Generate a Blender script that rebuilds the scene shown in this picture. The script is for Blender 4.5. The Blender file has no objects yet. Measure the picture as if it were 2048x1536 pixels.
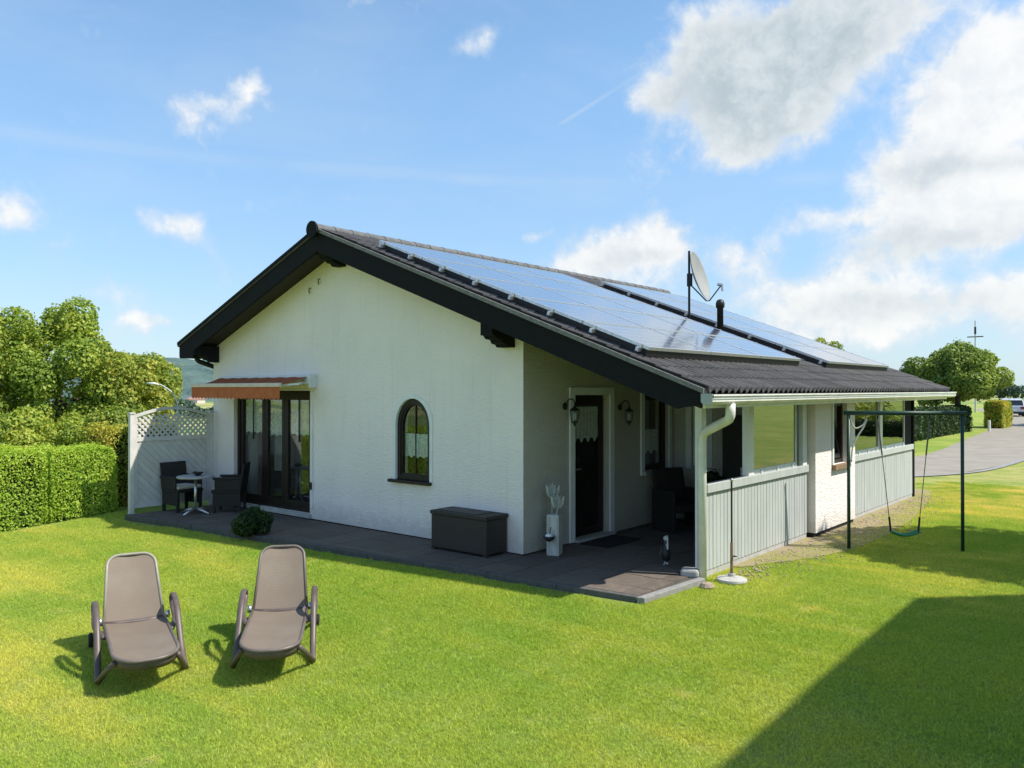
import bpy, bmesh, math, random
import numpy as np
from mathutils import Vector, Matrix, geometry

R = math.radians
scene = bpy.context.scene
col = scene.collection
rng = np.random.default_rng(7)
random.seed(7)

# ------------------------------------------------------------------ camera
cam_data = bpy.data.cameras.new('camera')
cam = bpy.data.objects.new('camera', cam_data)
col.objects.link(cam)
cam.location = (6.621, -8.112, 2.15)
cam.rotation_euler = (R(90) + .0068, 0, .6986)
cam_data.sensor_width = 36
cam_data.lens = 36 * 1615.7 / 2048
cam_data.clip_start = .05
cam_data.clip_end = 6000
scene.camera = cam

# ------------------------------------------------------------------ sun, sky, exposure
SUN = Vector((.68, .33, 1)).normalized()          # direction towards the sun
sun_el = math.asin(SUN.z)
sun_az = math.atan2(SUN.x, SUN.y)
sun_data = bpy.data.lights.new('sun', 'SUN')
sun_data.energy = 3.85
sun_data.angle = R(.53)
sun_data.color = (1, .94, .84)
sun = bpy.data.objects.new('sun', sun_data)
col.objects.link(sun)
sun.rotation_euler = SUN.to_track_quat('Z', 'Y').to_euler()

scene.view_settings.view_transform = 'Standard'
scene.view_settings.look = 'None'
scene.view_settings.exposure = 0.75
scene.view_settings.gamma = 1
scene.view_settings.use_curve_mapping = False
scene.cycles.max_bounces = 8
scene.cycles.transparent_max_bounces = 16
scene.cycles.use_denoising = True
scene.cycles.denoising_input_passes = 'RGB_ALBEDO_NORMAL'
scene.cycles.denoising_prefilter = 'ACCURATE'

SKY_STRENGTH = .12
CLOUD_WHITE = .60


class NT:
    """short helper round a node tree"""
    def __init__(s, tree):
        s.t = tree
        s.n = tree.nodes
        s.l = tree.links

    def node(s, kind, **kw):
        n = s.n.new(kind)
        for k, v in kw.items():
            setattr(n, k, v)
        return n

    def put(s, sock, v):
        if isinstance(v, bpy.types.NodeSocket):
            s.l.new(v, sock)
        else:
            try:
                sock.default_value = v
            except (TypeError, ValueError):
                sock.default_value = tuple(v) + (1,)

    def math(s, op, a, b=0.0, c=0.0, clamp=False):
        n = s.node('ShaderNodeMath', operation=op, use_clamp=clamp)
        s.put(n.inputs[0], a); s.put(n.inputs[1], b); s.put(n.inputs[2], c)
        return n.outputs[0]

    def mix(s, fac, a, b, mode='MIX'):
        n = s.node('ShaderNodeMix', data_type='RGBA', blend_type=mode)
        s.put(n.inputs[0], fac); s.put(n.inputs[6], a); s.put(n.inputs[7], b)
        return n.outputs[2]

    def noise(s, vec, scale, detail=4, rough=.55, dist=0):
        n = s.node('ShaderNodeTexNoise')
        if vec is not None:
            s.l.new(vec, n.inputs['Vector'])
        n.inputs['Scale'].default_value = scale
        n.inputs['Detail'].default_value = detail
        n.inputs['Roughness'].default_value = rough
        n.inputs['Distortion'].default_value = dist
        return n.outputs['Fac']

    def smooth(s, v, lo, hi):
        n = s.node('ShaderNodeMapRange', interpolation_type='SMOOTHSTEP')
        s.put(n.inputs['Value'], v)
        n.inputs['From Min'].default_value = lo
        n.inputs['From Max'].default_value = hi
        return n.outputs['Result']

    def mapping(s, vec, loc=(0, 0, 0), rot=(0, 0, 0), scale=(1, 1, 1), kind='POINT'):
        n = s.node('ShaderNodeMapping', vector_type=kind)
        s.l.new(vec, n.inputs[0])
        n.inputs['Location'].default_value = loc
        n.inputs['Rotation'].default_value = rot
        n.inputs['Scale'].default_value = scale
        return n.outputs[0]


world = bpy.data.worlds.new('World')
scene.world = world
world.use_nodes = True
w = NT(world.node_tree)
w.n.clear()
w_out = w.node('ShaderNodeOutputWorld')
w_bg = w.node('ShaderNodeBackground')
w.l.new(w_bg.outputs[0], w_out.inputs[0])
sky = w.node('ShaderNodeTexSky', sky_type='NISHITA')
sky.sun_disc = False
sky.sun_elevation = sun_el
sky.sun_rotation = sun_az
sky.altitude = 300
sky.air_density = 1.0
sky.dust_density = .3
sky.ozone_density = 2.0
w_bg.inputs['Strength'].default_value = SKY_STRENGTH
tc = w.node('ShaderNodeTexCoord')
sep = w.node('ShaderNodeSeparateXYZ')
w.l.new(tc.outputs['Generated'], sep.inputs[0])
az = w.math('MULTIPLY', w.math('ARCTAN2', sep.outputs[0], sep.outputs[1]), 57.2958)
el = w.math('MULTIPLY', w.math('ARCSINE', sep.outputs[2]), 57.2958)
cmb = w.node('ShaderNodeCombineXYZ')
w.l.new(az, cmb.inputs[0]); w.l.new(el, cmb.inputs[1])
# wind-torn edges: the sky position is warped by noise before the cloud shapes are read
warp = w.node('ShaderNodeTexNoise')
w.l.new(tc.outputs['Generated'], warp.inputs['Vector'])
warp.inputs['Scale'].default_value = 14
warp.inputs['Detail'].default_value = 5
vm = w.node('ShaderNodeVectorMath', operation='MULTIPLY_ADD')
w.l.new(warp.outputs['Color'], vm.inputs[0])
vm.inputs[1].default_value = (4.2, 3.4, 0)
vm2 = w.node('ShaderNodeVectorMath', operation='SUBTRACT')
w.l.new(cmb.outputs[0], vm2.inputs[0])
vm2.inputs[1].default_value = (2.1, 1.7, 0)
w.l.new(vm2.outputs[0], vm.inputs[2])
skypos = vm.outputs[0]


def blob(a, e, ra, re, wt, rot=0):
    m = w.mapping(skypos, (a, e, 0), (0, 0, R(rot)), (ra, re, 1), 'TEXTURE')
    s3 = w.node('ShaderNodeSeparateXYZ')
    w.l.new(m, s3.inputs[0])
    d = w.math('ADD', w.math('MULTIPLY', s3.outputs[0], s3.outputs[0]), w.math('MULTIPLY', s3.outputs[1], s3.outputs[1]))
    return w.math('MULTIPLY', w.math('POWER', 2.718, w.math('MULTIPLY', d, -1.0)), wt)


def total(lst):
    s = lst[0]
    for x in lst[1:]:
        s = w.math('ADD', s, x)
    return s


CLOUDS = [  # azimuth, elevation, half-width, half-height, weight, tilt   (degrees)
    (-22.5, 20.6, 6.2, 3.4, 1.35, 14), (-16.8, 22.6, 6.5, 2.2, 1.1, 8), (-21.6, 17.6, 3.4, 2.2, .9, 10), (-29.2, 19.6, 1.7, 1.4, .95, 20),
    (-11.2, 17.2, 4.2, 2.9, 1.25, 20), (-8.0, 19.2, 3.2, 2.4, 1.0, 0), (-13.8, 13.6, 3.4, 1.8, .8, 8), (-8.5, 13.2, 4.5, 1.8, 1.0, 0),
    (-13.0, 10.6, 4.2, 1.9, 1.1, 4), (-8.8, 10.2, 4.6, 1.8, 1.0, 0), (-17.4, 11.2, 2.0, .7, .6, 12),
    (-32.3, 9.4, 3.5, 2.0, 1.15, 0), (-29.4, 10.2, 1.7, 2.2, .95, 0), (-35.5, 8.6, 2.2, 1.3, .6, 0), (-25.3, 8.6, 1.6, 1.7, .95, 0), (-22.5, 8.7, 1.1, 1.5, .75, 0),
    (-19.5, 6.0, 4.2, 1.7, .72, 0), (-13.5, 5.0, 6.0, 2.4, .85, 0), (-21.0, 3.2, 6.0, 1.3, .7, 0), (-20.5, 11.0, 1.6, .9, .5, 20), (-27, 5.6, 7, 1.6, .5, 0), (-7.5, 5.0, 2.8, 1.7, .9, 0), (-16.5, 8.2, 3.0, 1.3, .7, 0), (-26.5, 22.6, 3.0, 2.4, .8, 30), (-24.5, 16.3, 2.2, 2.2, .75, 30),
    (-61.2, 17.9, 2.6, 1.3, .86, 24), (-58.3, 20.1, 1.7, .6, .7, 38), (-62.4, 10.5, 1.9, 1.3, .92, 0), (-72.3, 11.0, 1.8, 1.3, .9, 0),
    (-42.4, 23.5, 2.6, .8, .66, 12), (-50, 25.3, 2.2, .8, .5, 20), (-38.0, 11.2, 1.2, .9, .72, 0), (-66.8, 6.4, 2.8, 1.0, .6, 0),
    (-64.3, 4.3, 1.6, .9, .75, 0), (-70, 3.0, 8, 1.6, .5, 0), (-60, 8.2, 2.4, .7, .42, -50), (-69.5, 9.3, 1.2, .8, .5, 0),
    # the sky goes on in the same way behind the camera
    (20, 17, 12, 5, 1.1, 5), (46, 28, 11, 5, 1.0, -10), (75, 14, 14, 4, 1.0, 0), (112, 22, 12, 6, 1.1, 8), (150, 15, 14, 5, 1.0, 0),
    (-100, 15, 9, 3.2, .9, 5), (-128, 24, 12, 5, 1.0, -8), (-160, 16, 14, 5, 1.0, 0), (-90, 36, 8, 4, .8, 0), (10, 45, 12, 5, .9, 0), (160, 42, 14, 6, .9, 0),
]
GREYS = [(-23.0, 19.4, 5.8, 4.4, 1.5, 20), (-19.0, 23.2, 6.5, 2.8, 1.2, 10), (-13.5, 9.0, 5.5, 1.0, .6, 0), (-11, 13.4, 4.5, .8, .55, 0), (-14, 5.2, 6, 1.0, .5, 0), (-31, 8.9, 3, .7, .4, 0),
         (46, 26, 10, 4, .7, 0), (112, 20, 11, 4, .7, 0), (150, 13, 12, 4, .6, 0), (-128, 22, 10, 3, .7, 0)]
dens = total([blob(*b) for b in CLOUDS])
fb = w.noise(tc.outputs['Generated'], 17, 9, .58, .25)
fb3 = w.noise(tc.outputs['Generated'], 48, 7, .62, .3)
fb2 = w.noise(tc.outputs['Generated'], 5, 3, .5)
d2 = w.math('ADD', dens, w.math('ADD', w.math('MULTIPLY', w.math('SUBTRACT', fb, .5), 1.7), w.math('MULTIPLY', w.math('SUBTRACT', fb3, .5), .75)))
mask = w.smooth(d2, .14, 1.08)
# thin contrails
def trail(a1, e1, a2, e2, width, strength):
    dx, dy = a2 - a1, e2 - e1
    L = math.hypot(dx, dy)
    m = w.mapping(cmb.outputs[0], (a1, e1, 0), (0, 0, math.atan2(dy, dx)), (L, width, 1), 'TEXTURE')
    s3 = w.node('ShaderNodeSeparateXYZ')
    w.l.new(m, s3.inputs[0])
    across = w.math('POWER', 2.718, w.math('MULTIPLY', w.math('MULTIPLY', s3.outputs[1], s3.outputs[1]), -1))
    along = w.math('MULTIPLY', w.smooth(s3.outputs[0], -.05, .1), w.math('SUBTRACT', 1, w.smooth(s3.outputs[0], .9, 1.05)))
    return w.math('MULTIPLY', w.math('MULTIPLY', across, along), w.math('MULTIPLY', w.smooth(fb2, .25, .6), strength))
tr = total([trail(-36.8, 18.1, -28.4, 22.6, .14, .3), trail(-74, 15.2, -45, 14.9, .5, .2), trail(-46, 14.7, -17, 13.7, .45, .24)])
haze_veil = w.math('MULTIPLY', w.smooth(w.noise(w.mapping(tc.outputs['Generated'], scale=(1, 1, 3.2)), 3.2, 5, .6, .6), .42, .75), .14)
mask = w.math('MAXIMUM', w.math('MAXIMUM', w.math('MULTIPLY', mask, .95), tr), haze_veil)
gsum = w.math('MULTIPLY', total([blob(*b) for b in GREYS]), w.math('ADD', .45, w.math('MULTIPLY', w.math('ADD', fb, fb2), .55)))
grey = w.math('SUBTRACT', 1, w.math('POWER', 2.718, w.math('MULTIPLY', gsum, -1.9)))
grey = w.math('MULTIPLY', grey, w.smooth(d2, .35, 1.3))
soft = w.smooth(d2, .3, 1.1)
ccol = w.mix(soft, (.72, .80, .90, 1), (1, 1, .985, 1))
ccol = w.mix(w.math('MULTIPLY', w.smooth(w.math('ADD', w.math('MULTIPLY', fb, .6), w.math('MULTIPLY', fb3, .4)), .62, .36), .55), ccol, (.74, .80, .86, 1))
ccol = w.mix(w.math('MULTIPLY', grey, .95, clamp=True), ccol, w.mix(w.smooth(w.math('ADD', w.math('MULTIPLY', fb, .55), w.math('MULTIPLY', fb3, .45)), .36, .66), (.45, .54, .59, 1), (.70, .77, .80, 1)))
ccol = w.mix(1.0, ccol, (CLOUD_WHITE / SKY_STRENGTH,) * 3 + (1,), 'MULTIPLY')
# pale veil low over the horizon
veil = w.math('MULTIPLY', w.math('POWER', 2.718, w.math('MULTIPLY', w.math('ABSOLUTE', el), -.12)), .62)
skyc = w.mix(1.0, sky.outputs[0], (.98, 1.13, 1.12, 1), 'MULTIPLY')
low = w.smooth(w.math('ABSOLUTE', el), 0, 24)
skyc = w.mix(low, w.mix(1.0, skyc, (.62, .61, .70, 1), 'MULTIPLY'), skyc)
skyc = w.mix(veil, skyc, tuple(c * CLOUD_WHITE / SKY_STRENGTH for c in (.56, .74, .90)) + (1,))
w.l.new(w.mix(mask, skyc, ccol), w_bg.inputs['Color'])


# ------------------------------------------------------------------ materials
def new_mat(name):
    m = bpy.data.materials.new(name)
    m.use_nodes = True
    t = NT(m.node_tree)
    t.n.clear()
    t.out = t.node('ShaderNodeOutputMaterial')
    return m, t


def pos(t):
    return t.node('ShaderNodeNewGeometry').outputs['Position']


def mat(name, c1, c2=None, rough=.6, scale=6, detail=5, metal=0, spec=.4, bump=0, bscale=60, bdist=.01, stretch=(1, 1, 1), rand=0.0, rvar=.1):
    m, t = new_mat(name)
    p = t.node('ShaderNodeBsdfPrincipled')
    t.l.new(p.outputs[0], t.out.inputs[0])
    P = t.mapping(pos(t), scale=stretch)
    c2 = c2 or tuple(x * .75 for x in c1)
    f = t.smooth(t.noise(P, scale, detail), .3, .7)
    c = t.mix(f, c1, c2)
    if rand:
        oi = t.node('ShaderNodeObjectInfo').outputs['Random']
        k = t.math('ADD', t.math('MULTIPLY', oi, rand * 2), 1 - rand)
        cc = t.node('ShaderNodeCombineColor')
        for i in range(3):
            t.l.new(k, cc.inputs[i])
        c = t.mix(1.0, c, cc.outputs[0], 'MULTIPLY')
    t.l.new(c, p.inputs['Base Color'])
    t.put(p.inputs['Roughness'], t.math('ADD', t.math('MULTIPLY', f, rvar), rough))
    p.inputs['Metallic'].default_value = metal
    p.inputs['Specular IOR Level'].default_value = spec
    if bump:
        b = t.node('ShaderNodeBump')
        b.inputs['Strength'].default_value = bump
        b.inputs['Distance'].default_value = bdist
        t.l.new(t.noise(P, bscale, 4, .6), b.inputs['Height'])
        t.l.new(b.outputs[0], p.inputs['Normal'])
    return m


def leaf_mat(name, cols, trans=.35, pscale=.7):
    m, t = new_mat(name)
    geo = t.node('ShaderNodeNewGeometry')
    rp = t.node('ShaderNodeValToRGB')
    e = rp.color_ramp.elements
    while len(e) < len(cols):
        e.new(.5)
    for i, c in enumerate(cols):
        e[i].position = i / (len(cols) - 1)
        e[i].color = c + (1,)
    f = t.math('ADD', t.math('MULTIPLY', geo.outputs['Random Per Island'], .6),
               t.math('MULTIPLY', t.smooth(t.noise(geo.outputs['Position'], pscale, 3), .3, .7), .4))
    t.l.new(f, rp.inputs[0])
    d = t.node('ShaderNodeBsdfPrincipled')
    d.inputs['Roughness'].default_value = .55
    d.inputs['Specular IOR Level'].default_value = .3
    tr = t.node('ShaderNodeBsdfTranslucent')
    t.l.new(rp.outputs[0], d.inputs['Base Color'])
    t.l.new(t.mix(1.0, rp.outputs[0], (1.25, 1.2, .6, 1), 'MULTIPLY'), tr.inputs[0])
    mx = t.node('ShaderNodeMixShader')
    mx.inputs[0].default_value = trans
    t.l.new(d.outputs[0], mx.inputs[1]); t.l.new(tr.outputs[0], mx.inputs[2])
    t.l.new(mx.outputs[0], t.out.inputs[0])
    return m


def glass_mat(name, base=.06, gain=1.0, tint=(.8, .85, .85)):
    m, t = new_mat(name)
    geo = t.node('ShaderNodeNewGeometry')
    dt = t.node('ShaderNodeVectorMath', operation='DOT_PRODUCT')
    t.l.new(geo.outputs['Incoming'], dt.inputs[0]); t.l.new(geo.outputs['Normal'], dt.inputs[1])
    f5 = t.math('POWER', t.math('SUBTRACT', 1, t.math('ABSOLUTE', dt.outputs['Value'])), 5)
    f = t.math('ADD', t.math('MULTIPLY', f5, gain), base, clamp=True)
    tr = t.node('ShaderNodeBsdfTransparent')
    tr.inputs[0].default_value = tint + (1,)
    gl = t.node('ShaderNodeBsdfGlossy')
    gl.inputs['Roughness'].default_value = 0.0
    b = t.node('ShaderNodeBump')
    b.inputs['Strength'].default_value = .04
    b.inputs['Distance'].default_value = .02
    t.l.new(t.noise(pos(t), 2.2, 2), b.inputs['Height'])
    t.l.new(b.outputs[0], gl.inputs['Normal'])
    mx = t.node('ShaderNodeMixShader')
    t.l.new(f, mx.inputs[0]); t.l.new(tr.outputs[0], mx.inputs[1]); t.l.new(gl.outputs[0], mx.inputs[2])
    t.l.new(mx.outputs[0], t.out.inputs[0])
    return m


def stucco_mat(name, c1, c2):
    m, t = new_mat(name)
    p = t.node('ShaderNodeBsdfPrincipled')
    t.l.new(p.outputs[0], t.out.inputs[0])
    P = pos(t)
    ps = t.mapping(P, scale=(.8, .8, 2.6))
    c = t.mix(t.smooth(t.noise(P, .9, 4), .35, .7), c1, c2)
    # fine dirt in the hollows of the render, with streaks of its own
    c = t.mix(t.math('MULTIPLY', t.smooth(t.noise(t.mapping(P, scale=(6, 6, .5)), 1.6, 5), .52, .8), .17), c, (.42, .43, .37, 1))
    sz = t.node('ShaderNodeSeparateXYZ')
    t.l.new(P, sz.inputs[0])
    splash = t.math('MULTIPLY', t.smooth(t.math('SUBTRACT', t.math('MULTIPLY', t.noise(P, 7, 5, .65), .55), sz.outputs[2]), -.12, .28), .45)
    c = t.mix(splash, c, (.44, .41, .34, 1))
    t.l.new(c, p.inputs['Base Color'])
    p.inputs['Roughness'].default_value = .92
    p.inputs['Specular IOR Level'].default_value = .15
    h = t.math('ADD', t.math('MULTIPLY', t.noise(ps, 15, 3, .6), .7), t.math('MULTIPLY', t.noise(ps, 36, 2, .5), .3))
    b = t.node('ShaderNodeBump')
    b.inputs['Strength'].default_value = .75
    b.inputs['Distance'].default_value = .030
    t.l.new(h, b.inputs['Height'])
    t.l.new(b.outputs[0], p.inputs['Normal'])
    return m


def lawn_color(t, P):
    a = t.noise(P, .55, 4, .6, .4)
    st = t.noise(t.mapping(P, rot=(0, 0, R(28)), scale=(.35, 1.7, 1)), 1.0, 4, .6, .3)
    c = t.mix(t.smooth(a, .35, .68), (.245, .345, .068, 1), (.385, .42, .10, 1))
    c = t.mix(t.math('MULTIPLY', t.smooth(st, .46, .70), .70), c, (.46, .45, .11, 1))
    big = t.noise(t.mapping(P, rot=(0, 0, R(-35)), scale=(.05, .22, 1)), 1.0, 4, .6)
    c = t.mix(t.math('MULTIPLY', t.smooth(big, .42, .62), .45), c, (.20, .32, .04, 1))
    dry = t.noise(P, 1.5, 5, .65, .5)
    c = t.mix(t.math('MULTIPLY', t.smooth(dry, .60, .78), .50), c, (.60, .50, .20, 1))
    tuft = t.math('ADD', t.math('MULTIPLY', t.smooth(t.noise(P, 42, 2, .6), .30, .70), .55), .72)
    tc3 = t.node('ShaderNodeCombineColor')
    for i in range(3):
        t.l.new(tuft, tc3.inputs[i])
    c = t.mix(1.0, c, tc3.outputs[0], 'MULTIPLY')
    # parched strip along the side of the house and by the road
    sx = t.node('ShaderNodeSeparateXYZ')
    t.l.new(P, sx.inputs[0])
    inside = t.math('MULTIPLY', t.smooth(t.math('MULTIPLY', sx.outputs[0], -1), -9, -6), t.smooth(t.math('MULTIPLY', sx.outputs[1], -1), -24, -18))
    near = t.math('MULTIPLY', t.math('MULTIPLY', t.smooth(sx.outputs[1], 5.5, 12), inside), t.smooth(t.math('ADD', dry, t.math('MULTIPLY', a, .4)), .55, .85))
    return t.mix(t.math('MULTIPLY', near, .7), c, (.58, .47, .21, 1))


def lawn_mat():
    m, t = new_mat('lawn_soil')
    p = t.node('ShaderNodeBsdfPrincipled')
    t.l.new(p.outputs[0], t.out.inputs[0])
    P = pos(t)
    c = lawn_color(t, P)
    fine = t.smooth(t.noise(P, 60, 4, .7), .3, .7)
    c = t.mix(t.math('MULTIPLY', fine, .45), c, (.15, .21, .03, 1))
    far = t.noise(P, .02, 3)
    cd = t.node('ShaderNodeSeparateXYZ')
    t.l.new(P, cd.inputs[0])
    away = t.smooth(t.math('MULTIPLY', cd.outputs[0], -1), 40, 160)
    fields = t.mix(t.smooth(far, .45, .55), (.16, .24, .07, 1), (.36, .34, .14, 1))
    t.l.new(t.mix(away, c, fields), p.inputs['Base Color'])
    p.inputs['Roughness'].default_value = .9
    p.inputs['Specular IOR Level'].default_value = .1
    b = t.node('ShaderNodeBump')
    b.inputs['Strength'].default_value = .8
    b.inputs['Distance'].default_value = .03
    t.l.new(t.noise(P, 90, 3, .7), b.inputs['Height'])
    t.l.new(b.outputs[0], p.inputs['Normal'])
    return m


def blade_mat():
    m, t = new_mat('grass_blade')
    geo = t.node('ShaderNodeNewGeometry')
    c = lawn_color(t, geo.outputs['Position'])
    c = t.mix(t.math('MULTIPLY', geo.outputs['Random Per Island'], .6), c, t.mix(1.0, c, (.62, .72, .5, 1), 'MULTIPLY'))
    c = t.mix(1.0, c, (1.86, 1.68, 1.66, 1), 'MULTIPLY')
    d = t.node('ShaderNodeBsdfDiffuse')
    tr = t.node('ShaderNodeBsdfTranslucent')
    t.l.new(c, d.inputs[0]); t.l.new(t.mix(1.0, c, (1.1, 1.1, .7, 1), 'MULTIPLY'), tr.inputs[0])
    mx = t.node('ShaderNodeMixShader')
    mx.inputs[0].default_value = .4
    t.l.new(d.outputs[0], mx.inputs[1]); t.l.new(tr.outputs[0], mx.inputs[2])
    t.l.new(mx.outputs[0], t.out.inputs[0])
    return m


def solar_mat():
    m, t = new_mat('solar_cells')
    p = t.node('ShaderNodeBsdfPrincipled')
    t.l.new(p.outputs[0], t.out.inputs[0])
    tcn = t.node('ShaderNodeTexCoord')
    sp = t.node('ShaderNodeSeparateXYZ')
    t.l.new(tcn.outputs['Object'], sp.inputs[0])
    def grid(v, n, wd):
        f = t.math('FRACT', t.math('MULTIPLY', v, n))
        return t.math('LESS_THAN', t.math('ABSOLUTE', t.math('SUBTRACT', f, .5)), .5 - wd)
    cell = t.math('MULTIPLY', grid(sp.outputs[0], 1 / .157, .025), grid(sp.outputs[1], 1 / .157, .025))
    c = t.mix(t.smooth(t.noise(pos(t), 9, 3), .3, .7), (.045, .055, .10, 1), (.065, .075, .12, 1))
    c = t.mix(cell, (.45, .5, .55, 1), c)
    t.l.new(c, p.inputs['Base Color'])
    p.inputs['Roughness'].default_value = .22
    p.inputs['IOR'].default_value = 1.5
    p.inputs['Coat Weight'].default_value = 1
    p.inputs['Coat Roughness'].default_value = .10
    return m


def tile_mat():
    m, t = new_mat('roof_tile_concrete')
    p = t.node('ShaderNodeBsdfPrincipled')
    t.l.new(p.outputs[0], t.out.inputs[0])
    P = pos(t)
    c = t.mix(t.smooth(t.noise(P, 5, 6, .65), .3, .7), (.052, .050, .050, 1), (.084, .080, .079, 1))
    c = t.mix(t.math('MULTIPLY', t.smooth(t.noise(P, 22, 5, .7), .58, .75), .6), c, (.15, .145, .125, 1))
    oi = t.node('ShaderNodeObjectInfo').outputs['Random']
    k = t.math('ADD', t.math('MULTIPLY', oi, .4), .8)
    cc = t.node('ShaderNodeCombineColor')
    for i in range(3):
        t.l.new(k, cc.inputs[i])
    t.l.new(t.mix(1.0, c, cc.outputs[0], 'MULTIPLY'), p.inputs['Base Color'])
    p.inputs['Roughness'].default_value = .75
    b = t.node('ShaderNodeBump')
    b.inputs['Strength'].default_value = .4
    b.inputs['Distance'].default_value = .01
    t.l.new(t.noise(P, 70, 4), b.inputs['Height'])
    t.l.new(b.outputs[0], p.inputs['Normal'])
    return m


def sling_mat():
    m, t = new_mat('sling_fabric')
    p = t.node('ShaderNodeBsdfPrincipled')
    t.l.new(p.outputs[0], t.out.inputs[0])
    tcn = t.node('ShaderNodeTexCoord')
    wv = []
    for ax in ('X', 'Y'):
        n = t.node('ShaderNodeTexWave', bands_direction=ax)
        t.l.new(tcn.outputs['Object'], n.inputs[0])
        n.inputs['Scale'].default_value = 38
        n.inputs['Distortion'].default_value = .3
        wv.append(n.outputs['Fac'])
    k = t.math('MULTIPLY', wv[0], wv[1])
    c = t.mix(k, (.158, .122, .090, 1), (.220, .172, .128, 1))
    c = t.mix(t.math('MULTIPLY', t.smooth(t.noise(tcn.outputs['Object'], 3, 4), .4, .75), .35), c, (.235, .205, .16, 1))
    t.l.new(c, p.inputs['Base Color'])
    p.inputs['Roughness'].default_value = .7
    b = t.node('ShaderNodeBump')
    b.inputs['Strength'].default_value = .35
    b.inputs['Distance'].default_value = .003
    t.l.new(k, b.inputs['Height'])
    t.l.new(b.outputs[0], p.inputs['Normal'])
    return m


def stripe_mat(name, c1, c2, n):
    m, t = new_mat(name)
    p = t.node('ShaderNodeBsdfPrincipled')
    sp = t.node('ShaderNodeSeparateXYZ')
    t.l.new(pos(t), sp.inputs[0])
    f = t.math('GREATER_THAN', t.math('FRACT', t.math('MULTIPLY', sp.outputs[0], n)), .5)
    c = t.mix(f, c1, c2)
    c = t.mix(t.math('MULTIPLY', t.noise(pos(t), 7, 4), .3), c, tuple(x * .6 for x in c1[:3]) + (1,))
    t.l.new(c, p.inputs['Base Color'])
    p.inputs['Roughness'].default_value = .8
    tr = t.node('ShaderNodeBsdfTranslucent')
    t.l.new(c, tr.inputs[0])
    mx = t.node('ShaderNodeMixShader')
    mx.inputs[0].default_value = .3
    t.l.new(p.outputs[0], mx.inputs[1]); t.l.new(tr.outputs[0], mx.inputs[2])
    t.l.new(mx.outputs[0], t.out.inputs[0])
    return m


def lace_mat(name, c, open_=.35, scale=55):
    m, t = new_mat(name)
    d = t.node('ShaderNodeBsdfDiffuse')
    d.inputs[0].default_value = c + (1,)
    tr = t.node('ShaderNodeBsdfTransparent')
    f = t.smooth(t.noise(pos(t), scale, 3, .6), .40, .60)
    mx = t.node('ShaderNodeMixShader')
    t.l.new(t.math('MULTIPLY', f, open_), mx.inputs[0])
    t.l.new(d.outputs[0], mx.inputs[1]); t.l.new(tr.outputs[0], mx.inputs[2])
    t.l.new(mx.outputs[0], t.out.inputs[0])
    return m


M = {}
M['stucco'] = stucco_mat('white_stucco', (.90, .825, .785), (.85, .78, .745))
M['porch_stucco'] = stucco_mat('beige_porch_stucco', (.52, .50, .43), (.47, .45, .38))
M['render_smooth'] = mat('smooth_white_surround', (.80, .80, .78), (.74, .74, .72), .85, bump=.1)
M['plinth'] = mat('plinth', (.03, .028, .026), None, .9, bump=.3)
M['black_wood'] = mat('black_stained_wood', (.0085, .010, .012), (.014, .014, .015), .75, 14, spec=.15, stretch=(1, 1, 5), bump=.25, bscale=25)
M['soffit'] = mat('dark_soffit_boards', (.022, .018, .014), (.034, .028, .022), .65, 12, bump=.2)
M['brown_wood'] = mat('dark_brown_frame', (.013, .0085, .0065), (.024, .014, .010), .45, 12, stretch=(1, 1, .3), bump=.1)
M['oak'] = mat('weathered_brown_sill', (.20, .12, .065), (.30, .20, .12), .6, 10)
M['verge'] = mat('verge_trim_grey', (.20, .195, .185), (.14, .135, .13), .75, 20, bump=.2)
M['ridge'] = mat('ridge_tile_grey', (.15, .15, .15), (.10, .10, .10), .75, 8, bump=.2, rand=.12)
M['tile'] = tile_mat()
M['white_paint'] = mat('white_paint', (.80, .81, .80), (.72, .735, .72), .45, 5, bump=.05)
M['grey_paint'] = mat('pale_grey_boards', (.46, .485, .475), (.40, .43, .42), .55, 7, stretch=(1, 1, .25), bump=.08, rand=.05)
M['gutter'] = mat('white_gutter_plastic', (.80, .79, .74), (.66, .66, .61), .38, 5)
M['gutter_cap'] = mat('gutter_end_cap', (.42, .47, .43), (.34, .38, .35), .5, 9)
M['slab'] = mat('anthracite_slab', (.112, .090, .074), (.148, .120, .098), .75, 9, bump=.25, bscale=90, rand=.17)
M['joint'] = mat('slab_joint', (.10, .095, .08), None, .95)
M['edging_dark'] = mat('dark_edging', (.075, .074, .072), (.11, .107, .10), .85, 14, bump=.4, rand=.1)
M['kerb'] = mat('concrete_edging', (.24, .24, .23), (.33, .325, .31), .85, 14, bump=.4, rand=.1)
M['concrete'] = mat('pale_concrete', (.46, .455, .43), (.36, .355, .33), .85, 12, bump=.35)
M['glass'] = glass_mat('window_glass', .085, .9, (.93, .96, .95))
M['mirror_glass'] = glass_mat('coated_glass', .36, .7, (.22, .25, .23))
M['lace'] = lace_mat('white_lace', (.78, .80, .76))
M['drape'] = lace_mat('grey_drape', (.30, .28, .26), .12)
M['pink_drape'] = lace_mat('rose_drape', (.24, .17, .15), .1)
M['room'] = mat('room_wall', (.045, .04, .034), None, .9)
M['solar'] = solar_mat()
M['alu'] = mat('aluminium', (.72, .73, .74), (.6, .61, .62), .35, 20, metal=.85)
M['steel'] = mat('brushed_steel', (.62, .62, .62), (.5, .5, .5), .3, 30, metal=.9)
M['dark_metal'] = mat('dark_metal', (.022, .022, .024), (.035, .035, .035), .45, 12, metal=.3)
M['green_metal'] = mat('dark_green_paint', (.011, .046, .032), (.018, .060, .044), .4, 12)
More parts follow.
